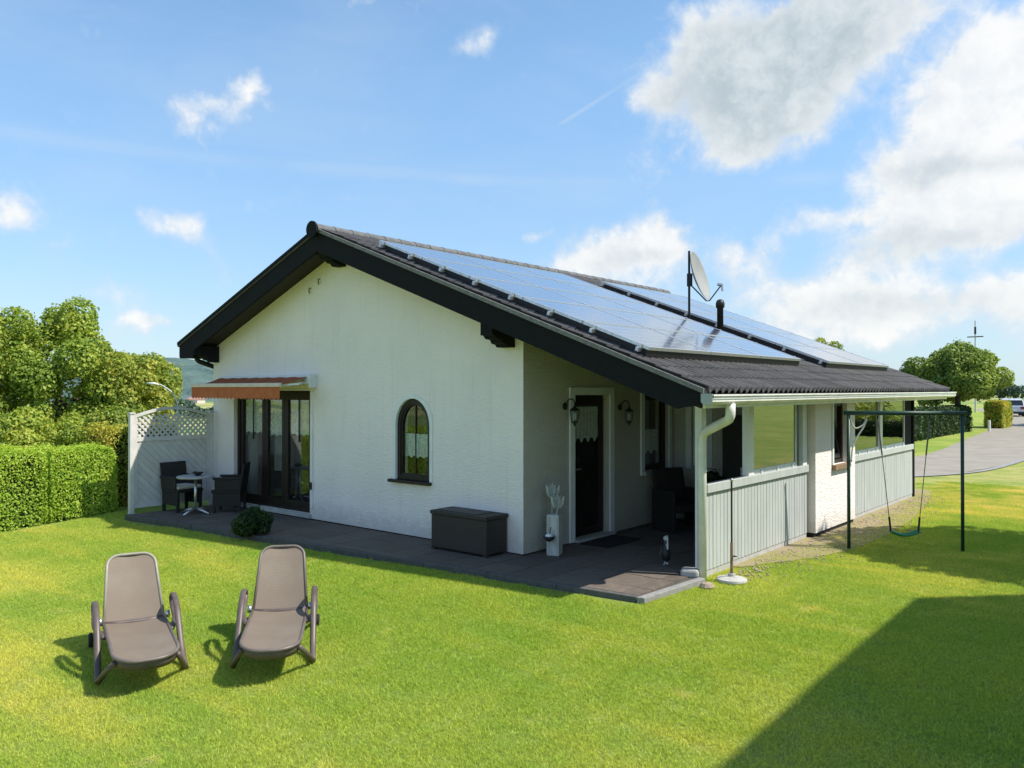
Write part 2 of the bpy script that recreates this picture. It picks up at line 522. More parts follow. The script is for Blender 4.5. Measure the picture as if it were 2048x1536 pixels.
M['dish'] = mat('dish_grey', (.30, .305, .29), (.26, .265, .25), .6, 4)
M['orange'] = stripe_mat('awning_stripes', (.44, .13, .048, 1), (.34, .095, .04, 1), 5.2)
M['orange_plain'] = mat('awning_valance_cloth', (.47, .135, .045), (.40, .11, .038), .8, 9, bump=.1)
M['cassette'] = mat('cassette_white', (.75, .78, .78), (.68, .7, .7), .4, 5)
M['cream_bar'] = mat('awning_front_bar', (.66, .56, .48), (.58, .5, .43), .45, 8)
M['screen'] = mat('pale_grey_screen_wood', (.62, .60, .57), (.55, .53, .50), .65, 8, bump=.12, rand=.05)
M['wicker'] = mat('dark_wicker', (.016, .014, .013), (.028, .025, .023), .6, 60, bump=.8, bscale=120)
M['cushion'] = mat('cream_cushion', (.62, .58, .50), (.55, .51, .44), .9, 10, bump=.15)
M['rattan'] = mat('rattan_box_brown', (.034, .027, .023), (.056, .045, .038), .6, 50, bump=.7, bscale=90, stretch=(1, 1, 2.2))
M['lounger'] = mat('taupe_plastic', (.085, .064, .056), (.115, .088, .077), .42, 9, spec=.5)
M['sling'] = sling_mat()
M['rim_light'] = mat('lounger_rim', (.125, .100, .088), (.16, .13, .115), .4, 9, spec=.5)
M['rim_pale'] = mat('sunlit_toned_rim', (.31, .285, .225), (.26, .24, .19), .4, 9, spec=.5)  # sunlight on the back rim is put into this pale colour
M['swing_green'] = mat('green_plastic', (.035, .26, .115), (.03, .20, .09), .35, 6)
M['rope'] = mat('grey_rope', (.20, .20, .17), (.12, .12, .10), .9, 60, bump=.5, bscale=200)
M['white_rope'] = mat('white_rope', (.72, .70, .62), (.55, .53, .47), .9, 60, bump=.5, bscale=200)
M['bark'] = mat('bark', (.075, .058, .042), (.12, .10, .075), .9, 10, bump=.8, bscale=24, stretch=(1, 1, .3))
M['old_white'] = mat('weathered_white_wood', (.55, .56, .53), (.40, .41, .38), .75, 16, stretch=(1, 1, .3), bump=.3)
M['zinc'] = mat('whitewashed_metal', (.50, .52, .50), (.40, .42, .40), .5, 12, metal=.2)
M['asphalt'] = mat('worn_asphalt', (.305, .275, .225), (.25, .225, .185), .9, 1.2, bump=.4, bscale=120)
M['gravel_soil'] = mat('gravel_strip_soil', (.29, .225, .16), (.28, .25, .10), .95, 7, bump=.8, bscale=50)
M['pebble'] = mat('pebble', (.38, .295, .23), (.28, .23, .18), .85, 16)
M['car_paint'] = mat('silver_car_paint', (.60, .63, .70), (.55, .58, .66), .25, 3, metal=.35)
M['car_paint2'] = mat('white_car_paint', (.72, .74, .75), (.68, .7, .71), .25, 3)
M['black_glass'] = mat('car_glass', (.02, .025, .03), None, .08, spec=.7)
M['rubber'] = mat('rubber', (.02, .02, .02), None, .8)
M['tail_red'] = mat('tail_light', (.25, .02, .015), None, .25)
M['lamp_pole'] = mat('street_lamp_grey', (.58, .60, .58), (.5, .52, .5), .45, 9)
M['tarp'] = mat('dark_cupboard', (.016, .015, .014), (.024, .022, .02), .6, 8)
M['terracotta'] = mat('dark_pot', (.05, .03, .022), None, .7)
M['mat_dark'] = mat('door_mat', (.03, .027, .025), None, .95, bump=.8, bscale=200)
M['lawn'] = lawn_mat()
M['blade'] = blade_mat()
M['hedge'] = leaf_mat('hedge_leaf', [(.20, .33, .04), (.33, .50, .055), (.45, .60, .08), (.58, .62, .10)], .4, 1.2)
M['hedge_old'] = leaf_mat('hedge_leaf_yellowing', [(.12, .20, .03), (.26, .34, .04), (.48, .44, .06), (.62, .42, .08)], .3, 1.6)
M['hedge_dark'] = leaf_mat('hedge_leaf_dark', [(.014, .034, .010), (.028, .062, .015), (.055, .095, .022)], .25, 1.0)
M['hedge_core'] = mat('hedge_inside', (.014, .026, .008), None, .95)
M['tree_l'] = leaf_mat('tree_leaf_light', [(.10, .18, .03), (.21, .32, .05), (.38, .46, .075), (.60, .58, .12)], .40, .8)
M['tree_m'] = leaf_mat('tree_leaf_olive', [(.09, .16, .03), (.19, .285, .05), (.36, .42, .07), (.58, .50, .11)], .40, .8)
M['tree_r'] = leaf_mat('tree_leaf_round', [(.07, .125, .03), (.14, .22, .05), (.25, .34, .07), (.44, .50, .12)], .38, .5)
M['bush'] = leaf_mat('bush_leaf', [(.012, .03, .008), (.03, .065, .014), (.06, .11, .022)], .25, 3)
M['forest'] = mat('far_forest', (.055, .098, .090), (.095, .150, .130), .95, .03, 6, bump=1, bscale=.06, bdist=6)  # distance haze is put into this muted blue-green
M['woodland'] = leaf_mat('valley_wood_leaf', [(.035, .075, .055), (.055, .10, .07), (.08, .125, .08)], .1, .05)
M['far_wall'] = mat('far_house_wall', (.62, .55, .50), None, .9)
M['far_roof'] = mat('far_house_roof', (.42, .24, .20), None, .9)

# ------------------------------------------------------------------ object helpers
def put(name, mesh, parent=None, m=None):
    o = bpy.data.objects.new(name, mesh)
    col.objects.link(o)
    if parent is not None:
        o.parent = parent
    if m is not None and not mesh.materials:
        mesh.materials.append(m)
    return o


def tag(o, label=None, cat=None, group=None, kind=None):
    for k, v in (('label', label), ('category', cat), ('group', group), ('kind', kind)):
        if v:
            o[k] = v
    return o


def thing(name, label, cat, loc=(0, 0, 0), rz=0, group=None):
    o = bpy.data.objects.new(name, None)
    o.empty_display_size = .2
    col.objects.link(o)
    o.location = loc
    o.rotation_euler = (0, 0, rz)
    return tag(o, label, cat, group)


def raw_mesh(name, verts, faces, m=None, smooth=False):
    me = bpy.data.meshes.new(name)
    me.from_pydata([tuple(v) for v in verts], [], [tuple(f) for f in faces])
    if m:
        me.materials.append(m)
    if smooth:
        me.polygons.foreach_set('use_smooth', [True] * len(me.polygons))
    me.update()
    return me


def fast_mesh(name, V, F, m=None):
    """V (n,3) array, F (k,c) array of equal-sided faces"""
    me = bpy.data.meshes.new(name)
    k, c = F.shape
    me.vertices.add(len(V)); me.loops.add(k * c); me.polygons.add(k)
    me.vertices.foreach_set('co', np.ascontiguousarray(V, dtype=np.float32).ravel())
    me.loops.foreach_set('vertex_index', np.ascontiguousarray(F, dtype=np.int32).ravel())
    me.polygons.foreach_set('loop_start', np.arange(0, k * c, c, dtype=np.int32))
    me.polygons.foreach_set('loop_total', np.full(k, c, dtype=np.int32))
    if m:
        me.materials.append(m)
    me.update(calc_edges=True)
    return me


class MB:
    """collects solid shapes; build() links them as one mesh object"""
    def __init__(s, frame=None):
        s.v, s.f, s.M = [], [], frame

    def pt(s, p):
        p = Vector(p)
        s.v.append(s.M @ p if s.M is not None else p)
        return len(s.v) - 1

    def face(s, pts):
        s.f.append([s.pt(p) for p in pts])
        return s

    def box(s, a, b):
        x0, y0, z0 = (min(a[i], b[i]) for i in range(3))
        x1, y1, z1 = (max(a[i], b[i]) for i in range(3))
        i = [s.pt(p) for p in ((x0, y0, z0), (x1, y0, z0), (x1, y1, z0), (x0, y1, z0), (x0, y0, z1), (x1, y0, z1), (x1, y1, z1), (x0, y1, z1))]
        for q in ((0, 3, 2, 1), (4, 5, 6, 7), (0, 1, 5, 4), (1, 2, 6, 5), (2, 3, 7, 6), (3, 0, 4, 7)):
            s.f.append([i[k] for k in q])
        return s

    def prism(s, poly, d):
        """polygon (3-D points) pushed along vector d"""
        d = Vector(d)
        a = [s.pt(p) for p in poly]
        b = [s.pt(Vector(p) + d) for p in poly]
        n = len(a)
        s.f.append(a[::-1]); s.f.append(b)
        for k in range(n):
            s.f.append([a[k], a[(k + 1) % n], b[(k + 1) % n], b[k]])
        return s

    def bar(s, p, q, w_, h_, up=(0, 0, 1)):
        p, q = Vector(p), Vector(q)
        t = (q - p).normalized()
        x = t.cross(Vector(up))
        if x.length < 1e-4:
            x = t.cross(Vector((1, 0, 0)))
        x.normalize()
        y = x.cross(t).normalized()
        c = [x * (w_ / 2) * i + y * (h_ / 2) * j for i, j in ((-1, -1), (1, -1), (1, 1), (-1, 1))]
        return s.prism([p + k for k in c], q - p)

    def tube(s, pts, r, n=10, closed=False, flat=1.0):
        pts = [Vector(p) for p in pts]
        N = len(pts)
        rs = r if isinstance(r, (list, tuple)) else [r] * N
        rings = []
        ref = None
        for i, p in enumerate(pts):
            if closed:
                t = pts[(i + 1) % N] - pts[i - 1]
            else:
                t = pts[min(i + 1, N - 1)] - pts[max(i - 1, 0)]
            t.normalize()
            if ref is None:
                ref = t.cross(Vector((0, 0, 1)))
                if ref.length < .1:
                    ref = t.cross(Vector((0, 1, 0)))
            x = (ref - t * ref.dot(t)).normalized()
            ref = x
            y = t.cross(x)
            rings.append([s.pt(p + x * math.cos(2 * math.pi * k / n) * rs[i] + y * math.sin(2 * math.pi * k / n) * rs[i] * flat) for k in range(n)])
        for i in range(N if closed else N - 1):
            a, b = rings[i], rings[(i + 1) % N]
            for k in range(n):
                s.f.append([a[k], a[(k + 1) % n], b[(k + 1) % n], b[k]])
        if not closed:
            s.f.append(rings[0][::-1]); s.f.append(rings[-1])
        return s

    def lathe(s, prof, c=(0, 0, 0), n=20, axis='Z'):
        rings = []
        for r, h in prof:
            ring = []
            for k in range(n):
                a = 2 * math.pi * k / n
                x, y = math.cos(a) * max(r, 1e-4), math.sin(a) * max(r, 1e-4)
                p = (x, y, h) if axis == 'Z' else ((h, x, y) if axis == 'X' else (y, h, x))
                ring.append(s.pt(Vector(c) + Vector(p)))
            rings.append(ring)
        for a, b in zip(rings, rings[1:]):
            for k in range(n):
                s.f.append([a[k], a[(k + 1) % n], b[(k + 1) % n], b[k]])
        s.f.append(rings[0][::-1]); s.f.append(rings[-1])
        return s

    def sheet(s, grid):
        idx = [[s.pt(p) for p in row] for row in grid]
        for a, b in zip(idx, idx[1:]):
            for k in range(len(a) - 1):
                s.f.append([a[k], a[k + 1], b[k + 1], b[k]])
        return s

    def mesh(s, name, m, smooth=False):
        me = raw_mesh(name, s.v, s.f, m, smooth)
        b = bmesh.new()
        b.from_mesh(me)
        bmesh.ops.recalc_face_normals(b, faces=b.faces)
        b.to_mesh(me)
        b.free()
        return me

    def build(s, name, m, parent=None, smooth=False, bevel=0, kind=None, solid=0):
        o = put(name, s.mesh(name, m, smooth), parent)
        if solid:
            k = o.modifiers.new('thickness', 'SOLIDIFY')
            k.thickness = solid
        if bevel:
            b = o.modifiers.new('bevel', 'BEVEL')
            b.width = bevel
            b.segments = 2
            b.limit_method = 'ANGLE'
        if smooth == 'auto':
            pass
        if kind:
            o['kind'] = kind
        return o


def frame(origin, u, n):
    """local x along u, local y up, local z outwards along n"""
    u, n = Vector(u).normalized(), Vector(n).normalized()
    v = n.cross(u)
    m = Matrix((u, v, n)).transposed().to_4x4()
    m.translation = Vector(origin)
    return m


def spline(pts, n=8):
    """Catmull-Rom through the points"""
    P = [Vector(p) for p in pts]
    P = [P[0] * 2 - P[1]] + P + [P[-1] * 2 - P[-2]]
    out = []
    for i in range(1, len(P) - 2):
        for k in range(n):
            t = k / n
            a, b, c, d = P[i - 1], P[i], P[i + 1], P[i + 2]
            out.append(.5 * ((2 * b) + (c - a) * t + (2 * a - 5 * b + 4 * c - d) * t * t + (3 * b - a - 3 * c + d) * t ** 3))
    out.append(P[-2])
    return out


def bend(pts, r=.12, n=6):
    """polyline with rounded corners"""
    P = [Vector(p) for p in pts]
    out = [P[0]]
    for a, b, c in zip(P, P[1:], P[2:]):
        d1, d2_ = (a - b), (c - b)
        k = min(r, d1.length * .45, d2_.length * .45)
        p, q = b + d1.normalized() * k, b + d2_.normalized() * k
        for i in range(n + 1):
            t = i / n
            out.append(p * (1 - t) ** 2 + b * 2 * t * (1 - t) + q * t * t)
    out.append(P[-1])
    return out


def ground_h(x, y):
    x, y = np.asarray(x, float), np.asarray(y, float)
    s = np.maximum(0, -1 - y)
    h = -.06 - .07 * s * np.minimum(1, .3 + s * .5)
    h = np.maximum(h, -.75)
    t = np.clip((-x - 10) / 40, 0, 1)
    return h - 8 * t * t * (3 - 2 * t)


def gz(x, y):
    return float(ground_h(x, y))


# ------------------------------------------------------------------ ground, road, strip
def ground():
    xs = np.unique(np.concatenate([np.linspace(-2400, -60, 40), np.linspace(-60, -12, 25), np.linspace(-12, 14, 66), np.linspace(14, 80, 12), np.linspace(80, 2000, 12)]))
    ys = np.unique(np.concatenate([np.linspace(-400, -20, 12), np.linspace(-20, 0, 51), np.linspace(0, 30, 30), np.linspace(30, 120, 12), np.linspace(120, 2400, 20)]))
    X, Y = np.meshgrid(xs, ys)
    Z = ground_h(X, Y)
    V = np.stack([X, Y, Z], -1).reshape(-1, 3)
    nx = len(xs)
    i = np.arange((len(ys) - 1) * nx).reshape(-1, nx)[:, :-1].ravel()
    F = np.stack([i, i + 1, i + 1 + nx, i + nx], -1)
    me = fast_mesh('lawn', V, F, M['lawn'])
    tag(put('lawn', me), kind='structure')


ground()


def strip(name, left, right, z, m, n=6):
    L, Rr = spline([(x, y, 0) for x, y in left], n), spline([(x, y, 0) for x, y in right], n)
    g = MB()
    rows = []
    for a, b in zip(L, Rr):
        row = []
        for k in range(7):
            p = a.lerp(b, k / 6)
            row.append((p.x, p.y, gz(p.x, p.y) + z))
        rows.append(row)
    g.sheet(rows)
    return tag(g.build(name, m, None), kind='structure')


strip('road', [(-12, 19.8), (-4, 19.0), (-.6, 19.6), (-.35, 24), (-.75, 29), (-1.3, 36), (-2.1, 45), (-4.2, 58), (-7.2, 74), (-14, 104)],
      [(-12, 14.4), (-4, 13.8), (.9, 13.7), (2.2, 17.2), (2.6, 24), (3.2, 34), (3.2, 46), (1.4, 60), (-1.8, 77), (-8, 106)], .012, M['asphalt'])
strip('road_edging', [(1.0, 13.70), (1.95, 15.6), (2.35, 18.0), (2.62, 24), (3.2, 34)], [(1.12, 13.6), (2.07, 15.5), (2.55, 18.0), (2.82, 24), (3.4, 34)], .022, M['kerb'])
strip('gravel_strip', [(2.0, 1.2), (2.0, 3), (2.0, 6), (2.0, 9.9), (1.9, 11.2)], [(2.36, 1.4), (3.0, 3.2), (3.05, 6), (2.7, 9), (2.3, 11.2)], .014, M['gravel_soil'])


def pebbles():
    V, F = [], []
    oct_v = np.array([(1, 0, 0), (-1, 0, 0), (0, 1, 0), (0, -1, 0), (0, 0, 1), (0, 0, -1)], float)
    oct_f = np.array([(0, 2, 4), (2, 1, 4), (1, 3, 4), (3, 0, 4), (2, 0, 5), (1, 2, 5), (3, 1, 5), (0, 3, 5)])
    n = 1300
    y = rng.uniform(.7, 10.2, n)
    wd = np.interp(y, [.6, 3, 6, 9, 11], [.4, 1.05, 1.0, .65, .3])
    x = 2.36 + np.abs(rng.normal(0, .45, n)) * wd
    s = rng.uniform(.008, .024, n)
    for i in range(n):
        a = rng.uniform(0, 6.28)
        r = np.array([[math.cos(a), -math.sin(a), 0], [math.sin(a), math.cos(a), 0], [0, 0, 1]])
        q = (oct_v * s[i] * rng.uniform(.6, 1.3, 3) * (1, 1, .7)) @ r.T + (x[i], y[i], -.083 + s[i] * .05 + .037)
        F.append(oct_f + 6 * i)
        V.append(q)
    me = fast_mesh('pebbles', np.concatenate(V), np.concatenate(F), M['pebble'])
    tag(put('pebbles', me), kind='stuff')


pebbles()


# ------------------------------------------------------------------ terrace
def terrace():
    root = bpy.data.objects.new('terrace', raw_mesh('terrace', *(lambda m: (m.v, m.f))(
        MB().prism([(-7.42, -1.74, -.16), (2.22, -.86, -.16), (2.30, .35, -.16), (2.20, .5, -.16), (2.16, 3.95, -.16), (-.0, 3.95, -.16), (.0, -.0, -.16), (-7.42, 0, -.16)], (0, 0, .146))), M['joint']))
    col.objects.link(root)
    tag(root, kind='structure')
    edge = lambda x: -1.75 + (x + 7.42) * (.88 / 9.64)
    gap = .011
    me_full = MB().box((gap / 2, gap / 2, -.05), (.5 - gap / 2, .5 - gap / 2, 0)).mesh('paving_slab', M['slab'])

    def slab(x0, y0, x1, y1):
        if x1 - x0 < .06 or y1 - y0 < .06:
            return
        lo0, lo1 = max(y0, edge(x0) + .085), max(y0, edge(x1) + .085)
        if lo0 > y1 - .03 or lo1 > y1 - .03:
            return
        if abs(x1 - x0 - .5) < 1e-4 and abs(y1 - y0 - .5) < 1e-4 and lo0 == y0 and lo1 == y0:
            o = put('paving_slab', me_full, root)
            o.location = (x0, y0, rng.uniform(-.0015, .0015))
        else:
            g = gap / 2
            MB().prism([(x0 + g, lo0 + g, -.05), (x1 - g, lo1 + g, -.05), (x1 - g, y1 - g, -.05), (x0 + g, y1 - g, -.05)], (0, 0, .05 + rng.uniform(-.001, .001))).build('paving_slab', M['slab'], root)
    for i in range(-15, 5):
        x0, x1 = i * .5, min(i * .5 + .5, 2.2)
        x0 = max(x0, -7.38)
        for j in range(-4, 8):
            y0, y1 = j * .5, j * .5 + .5
            if j >= 0 and i < 0:
                continue
            slab(x0, y0, x1, min(y1, 3.93))
    n = 10
    for k in range(n):
        xa, xb = -7.42 + k * .964, -7.42 + (k + 1) * .964 - .008
        MB().prism([(xa, edge(xa), -.2), (xb, edge(xb), -.2), (xb, edge(xb) + .08, -.2), (xa, edge(xa) + .08, -.2)], (0, 0, .203 + rng.uniform(-.004, .004))).build('edging_stone', M['edging_dark'], root, bevel=.008)
    MB().prism([(2.225, -.875, -.2), (2.31, -.86, -.2), (2.39, .34, -.2), (2.305, .36, -.2)], (0, 0, .205)).build('edging_stone', M['kerb'], root, bevel=.008)
    return root


terrace()

# ------------------------------------------------------------------ the house
house = thing('white_house', 'white rendered bungalow with black gable boards, corrugated tile roof and covered corner porch', 'house')
SL, XR, ZR = .3813, -3.723, 4.6165            # roof slope, ridge position
XL, XG, Y0, Y1 = -7.95, 2.79, -.5, 10.35      # eaves and rakes
YB = 9.9                                       # far end wall
zroof = lambda x: ZR - SL * abs(x - XR)
FG = frame((0, 0, 0), (1, 0, 0), (0, -1, 0))   # gable: u = x, v = z
FP = frame((0, 0, 0), (0, 1, 0), (1, 0, 0))    # porch wall x = 0: u = y
FE = frame((0, 3.95, 0), (1, 0, 0), (0, -1, 0))  # porch end wall
FS = frame((2.23, 0, 0), (0, 1, 0), (1, 0, 0))   # side line of the parapets


def wall(name, F, outer, holes, thick, m, parent=house):
    g = MB(F)
    loops = [[Vector((u, v, 0)) for u, v in outer]] + [[Vector((u, v, 0)) for u, v in h] for h in holes]
    flat = [p for l in loops for p in l]
    tris = geometry.tessellate_polygon(loops)
    a = [g.pt(p) for p in flat]
    b = [g.pt((p.x, p.y, -thick)) for p in flat]
    for t in tris:
        p0, p1, p2 = (flat[i] for i in t)
        if (p1 - p0).cross(p2 - p0).z < 0:
            t = t[::-1]
        g.f.append([a[i] for i in t]); g.f.append([b[i] for i in t[::-1]])
    k = 0
    for l in loops:
        n = len(l)
        for i in range(n):
            g.f.append([a[k + i], a[k + (i + 1) % n], b[k + (i + 1) % n], b[k + i]])
        k += n
    return g.build(name, m, parent)


def arch(u0, u1, v0, vtop, n=16, r=None):
    """arched opening outline, elliptic head"""
    c, a = (u0 + u1) / 2, (u1 - u0) / 2
    spring = vtop - a * 1.12
    pts = [(u0, v0), (u1, v0)]
    for k in range(n + 1):
        t = math.pi * k / n
        pts.append((c + a * math.cos(t), spring + a * 1.12 * math.sin(t)))
    return pts


T = .2   # roof build-up thickness
gz_ = lambda x: zroof(x) - T - .01
ARW = (-2.455, -1.725, .82, 2.025)
wall('gable_wall', FG, [(-7.6, .015), (-.003, .015), (-.003, gz_(0)), (XR, gz_(XR)), (-7.6, gz_(-7.6))],
     [[(-6.89, .09), (-4.57, .09), (-4.57, 2.13), (-6.89, 2.13)], arch(*ARW)], .24, M['stucco'])
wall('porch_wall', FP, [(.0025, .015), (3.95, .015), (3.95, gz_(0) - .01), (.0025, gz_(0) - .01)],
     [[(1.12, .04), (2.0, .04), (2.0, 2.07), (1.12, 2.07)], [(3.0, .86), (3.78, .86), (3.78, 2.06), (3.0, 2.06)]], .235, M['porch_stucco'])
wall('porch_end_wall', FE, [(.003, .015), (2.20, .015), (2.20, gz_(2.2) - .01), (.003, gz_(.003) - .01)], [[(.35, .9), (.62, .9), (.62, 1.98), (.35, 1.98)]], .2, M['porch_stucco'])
# bay standing slightly proud of the side line
FB = frame((2.36, 0, 0), (0, 1, 0), (1, 0, 0))
wall('bay_wall', FB, [(3.955, .02), (5.80, .02), (5.80, 2.02), (3.955, 2.02)], [[(4.72, .98), (5.34, .98), (5.34, 1.95), (4.72, 1.95)]], .22, M['stucco'])
MB().box((2.14, 3.96, -.14), (2.33, 5.79, .018)).build('plinth', M['plinth'], house)
MB().box((-7.59, .02, -.14), (-.03, .2, .014)).build('plinth', M['plinth'], house)
wall('left_wall', frame((-7.6, 0, 0), (0, -1, 0), (-1, 0, 0)), [(-YB, .0), (-.003, .0), (-.003, gz_(-7.6) - .005), (-YB, gz_(-7.6) - .005)], [], .2, M['stucco'])
wall('far_wall', frame((0, YB, 0), (-1, 0, 0), (0, 1, 0)), [(-2.2, 0), (7.6, 0), (7.6, gz_(-7.6)), (-XR, gz_(XR)), (-2.2, gz_(2.2))], [], .2, M['stucco'])

# dim rooms behind the openings
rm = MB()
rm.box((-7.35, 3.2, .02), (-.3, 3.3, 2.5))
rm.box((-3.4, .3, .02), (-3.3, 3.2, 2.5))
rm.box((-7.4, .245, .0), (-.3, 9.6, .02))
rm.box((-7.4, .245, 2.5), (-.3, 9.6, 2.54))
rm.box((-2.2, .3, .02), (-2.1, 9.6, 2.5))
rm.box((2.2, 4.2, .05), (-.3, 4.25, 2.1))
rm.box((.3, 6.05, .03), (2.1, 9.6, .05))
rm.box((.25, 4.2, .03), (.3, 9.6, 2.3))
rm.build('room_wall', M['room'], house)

# arched window
def ring(F, outline, w_, n0, n1, name, m, parent):
    """frame following an outline, width w_ towards its centre"""
    cu = sum(p[0] for p in outline) / len(outline)
    cv = sum(p[1] for p in outline) / len(outline)
    u0, u1 = min(p[0] for p in outline), max(p[0] for p in outline)
    v0, v1 = min(p[1] for p in outline), max(p[1] for p in outline)
    su, sv = 1 - 2 * w_ / (u1 - u0), 1 - 2 * w_ / (v1 - v0)
    inner = [((p[0] - (u0 + u1) / 2) * su + (u0 + u1) / 2, (p[1] - (v0 + v1) / 2) * sv + (v0 + v1) / 2) for p in outline]
    g = MB(F)
    n = len(outline)
    A = [g.pt((u, v, n1)) for u, v in outline]; B = [g.pt((u, v, n1)) for u, v in inner]
    C = [g.pt((u, v, n0)) for u, v in outline]; D = [g.pt((u, v, n0)) for u, v in inner]
    for i in range(n):
        j = (i + 1) % n
        g.f += [[A[i], A[j], B[j], B[i]], [B[i], B[j], D[j], D[i]], [C[j], C[i], D[i], D[j]], [A[j], A[i], C[i], C[j]]]
    g.build(name, m, parent)
    return inner


def rect(u0, v0, u1, v1):
    return [(u0, v0), (u1, v0), (u1, v1), (u0, v1)]


def pane(F, outline, n, parent, m=None, name='pane'):
    g = MB(F)
    g.prism([(u, v, n) for u, v in outline], (0, 0, -.006))
    return g.build(name, m or M['glass'], parent)


def curtain(F, u0, u1, v0, v1, n, parent, m, waves=6, amp=.02, scallop=0, name='curtain'):
    g = MB(F)
    rows = []
    for j in range(9):
        row = []
        for i in range(61):
            t = i / 60
            v = v0 + (v1 - v0) * j / 8
            if scallop and j < 3:
                v += scallop * (1 - j / 3) * (abs(math.sin(t * math.pi * waves * .5)))
            row.append((u0 + (u1 - u0) * t, v, n + amp * math.sin(t * 2 * math.pi * waves + .4 * math.sin(j))))
        rows.append(row)
    g.sheet(rows)
    return g.build(name, m, parent, smooth=True)


win = tag(MB(FG).box((-2.5, .79, -.235), (-1.70, .81, -.225)).build('arched_window', M['brown_wood'], house))
big = [((u + 2.09) * 1.16 - 2.09, v + (.055 if v > 1 else 0)) for u, v in arch(*ARW)]
big[0] = (big[0][0], .82); big[1] = (big[1][0], .82)
su = MB(FG)   # smooth plaster band round the arch
o_, i_ = [(u, v) for u, v in big], arch(-2.451, -1.729, .82, 2.020)
n_ = len(o_)
A = [su.pt((u, v, .012)) for u, v in o_]; B = [su.pt((u, v, .012)) for u, v in i_]
C = [su.pt((u, v, .001)) for u, v in o_]; D = [su.pt((u, v, -.07)) for u, v in i_]
for i in range(1, n_):
    j = (i + 1) % n_
    su.f += [[A[i], A[j], B[j], B[i]], [B[i], B[j], D[j], D[i]], [A[j], A[i], C[i], C[j]]]
su.build('plaster_surround', M['render_smooth'], win)
inn = ring(FG, arch(-2.4495, -1.7305, .823, 2.0175), .06, -.11, -.03, 'frame', M['brown_wood'], win)
ring(FG, inn, .03, -.10, -.045, 'sash', M['brown_wood'], win)
pane(FG, inn, -.07, win)
MB(FG).box((-2.099, .90, -.068), (-2.081, 1.95, -.058)).build('glazing_bar', M['brown_wood'], win)
curtain(FG, -2.39, -1.79, 1.12, 1.50, -.13, win, M['lace'], 9, .012, .05)
MB(FG).tube([(-2.42, 1.505, -.13), (-1.76, 1.505, -.13)], .008, 8).build('curtain_rod', M['brown_wood'], win)
MB(FG).prism([(-2.56, .775, .075), (-1.69, .775, .075), (-1.69, .775, -.1), (-2.56, .775, -.1)], (0, .045, 0)).build('sill', M['brown_wood'], win, bevel=.006)

# patio door, three leaves
pd = MB(FG).box((-6.89, .092, -.2), (-4.57, .13, -.05)).build('patio_door', M['brown_wood'], house)
ring(FG, rect(-6.885, .095, -4.575, 2.125), .07, -.17, -.07, 'frame', M['brown_wood'], pd)
xs_ = [-6.82, -6.03, -5.42, -4.64]
for k in range(3):
    a, b = xs_[k], xs_[k + 1]
    lf = MB(FG).box((a, .165, -.15), (a + .004, .18, -.10)).build('door_leaf', M['brown_wood'], pd)
    q = ring(FG, rect(a + .004, .165, b - .004, 2.055), .085, -.15, -.095, 'door_leaf', M['brown_wood'], pd)
    pane(FG, [(u, v) for u, v in q], -.12, pd)
    if k != 1:
        MB(FG).box(((a + b) / 2 - .012, 1.25, -.118), ((a + b) / 2 + .012, 1.98, -.105)).build('glazing_bar', M['brown_wood'], pd)
    bpy.data.objects.remove(lf)
curtain(FG, -6.74, -6.1, 1.33, 2.05, -.165, pd, M['lace'], 7, .015, .06)
curtain(FG, -5.95, -5.48, 1.30, 2.05, -.165, pd, M['lace'], 5, .015, .06)
curtain(FG, -5.34, -4.7, 1.33, 2.05, -.165, pd, M['lace'], 7, .015, .06)
curtain(FG, -6.80, -6.50, .14, 1.36, -.25, pd, M['drape'], 4, .025)
curtain(FG, -6.48, -6.12, .14, 1.36, -.25, pd, M['pink_drape'], 4, .025)
curtain(FG, -5.98, -5.55, .7, 1.36, -.26, pd, M['drape'], 4, .02)
MB(FG).box((-4.505, .2, .002), (-4.475, 2.12, .03)).build('shutter_rail', M['white_paint'], pd)
MB(FG).box((-4.50, .50, .03), (-4.47, .62, .055)).build('shutter_strap_box', M['dark_metal'], pd)
MB(FG).box((-6.93, .02, -.02), (-4.53, .088, .05)).build('threshold', M['concrete'], pd, bevel=.005)
MB(FG).box((-6.93, 2.13, -.2), (-4.53, 2.16, .012)).build('shutter_box', M['white_paint'], pd)

# porch door and window
def framed(F, name, u0, v0, u1, v1, parent=house, band=.11, sash=.07, glass=None, frame_m='brown_wood', band_m='white_paint'):
    o = ring(F, rect(u0, v0, u1, v1), -band, .001, .03, name, M[band_m], parent) and house.children[-1] if band else None
    if o is None:
        o = MB(F).box((u0, v0, -.2), (u1, v0 + .01, -.16)).build(name, M[frame_m], parent)
    q = ring(F, rect(u0 + .002, v0 + .002, u1 - .002, v1 - .002), sash, -.15, -.07, 'frame', M[frame_m], o)
    pane(F, q, -.11, o, glass)
    return o, q


def last(name):
    return [o for o in bpy.data.objects if o.name.split('.')[0] == name][-1]


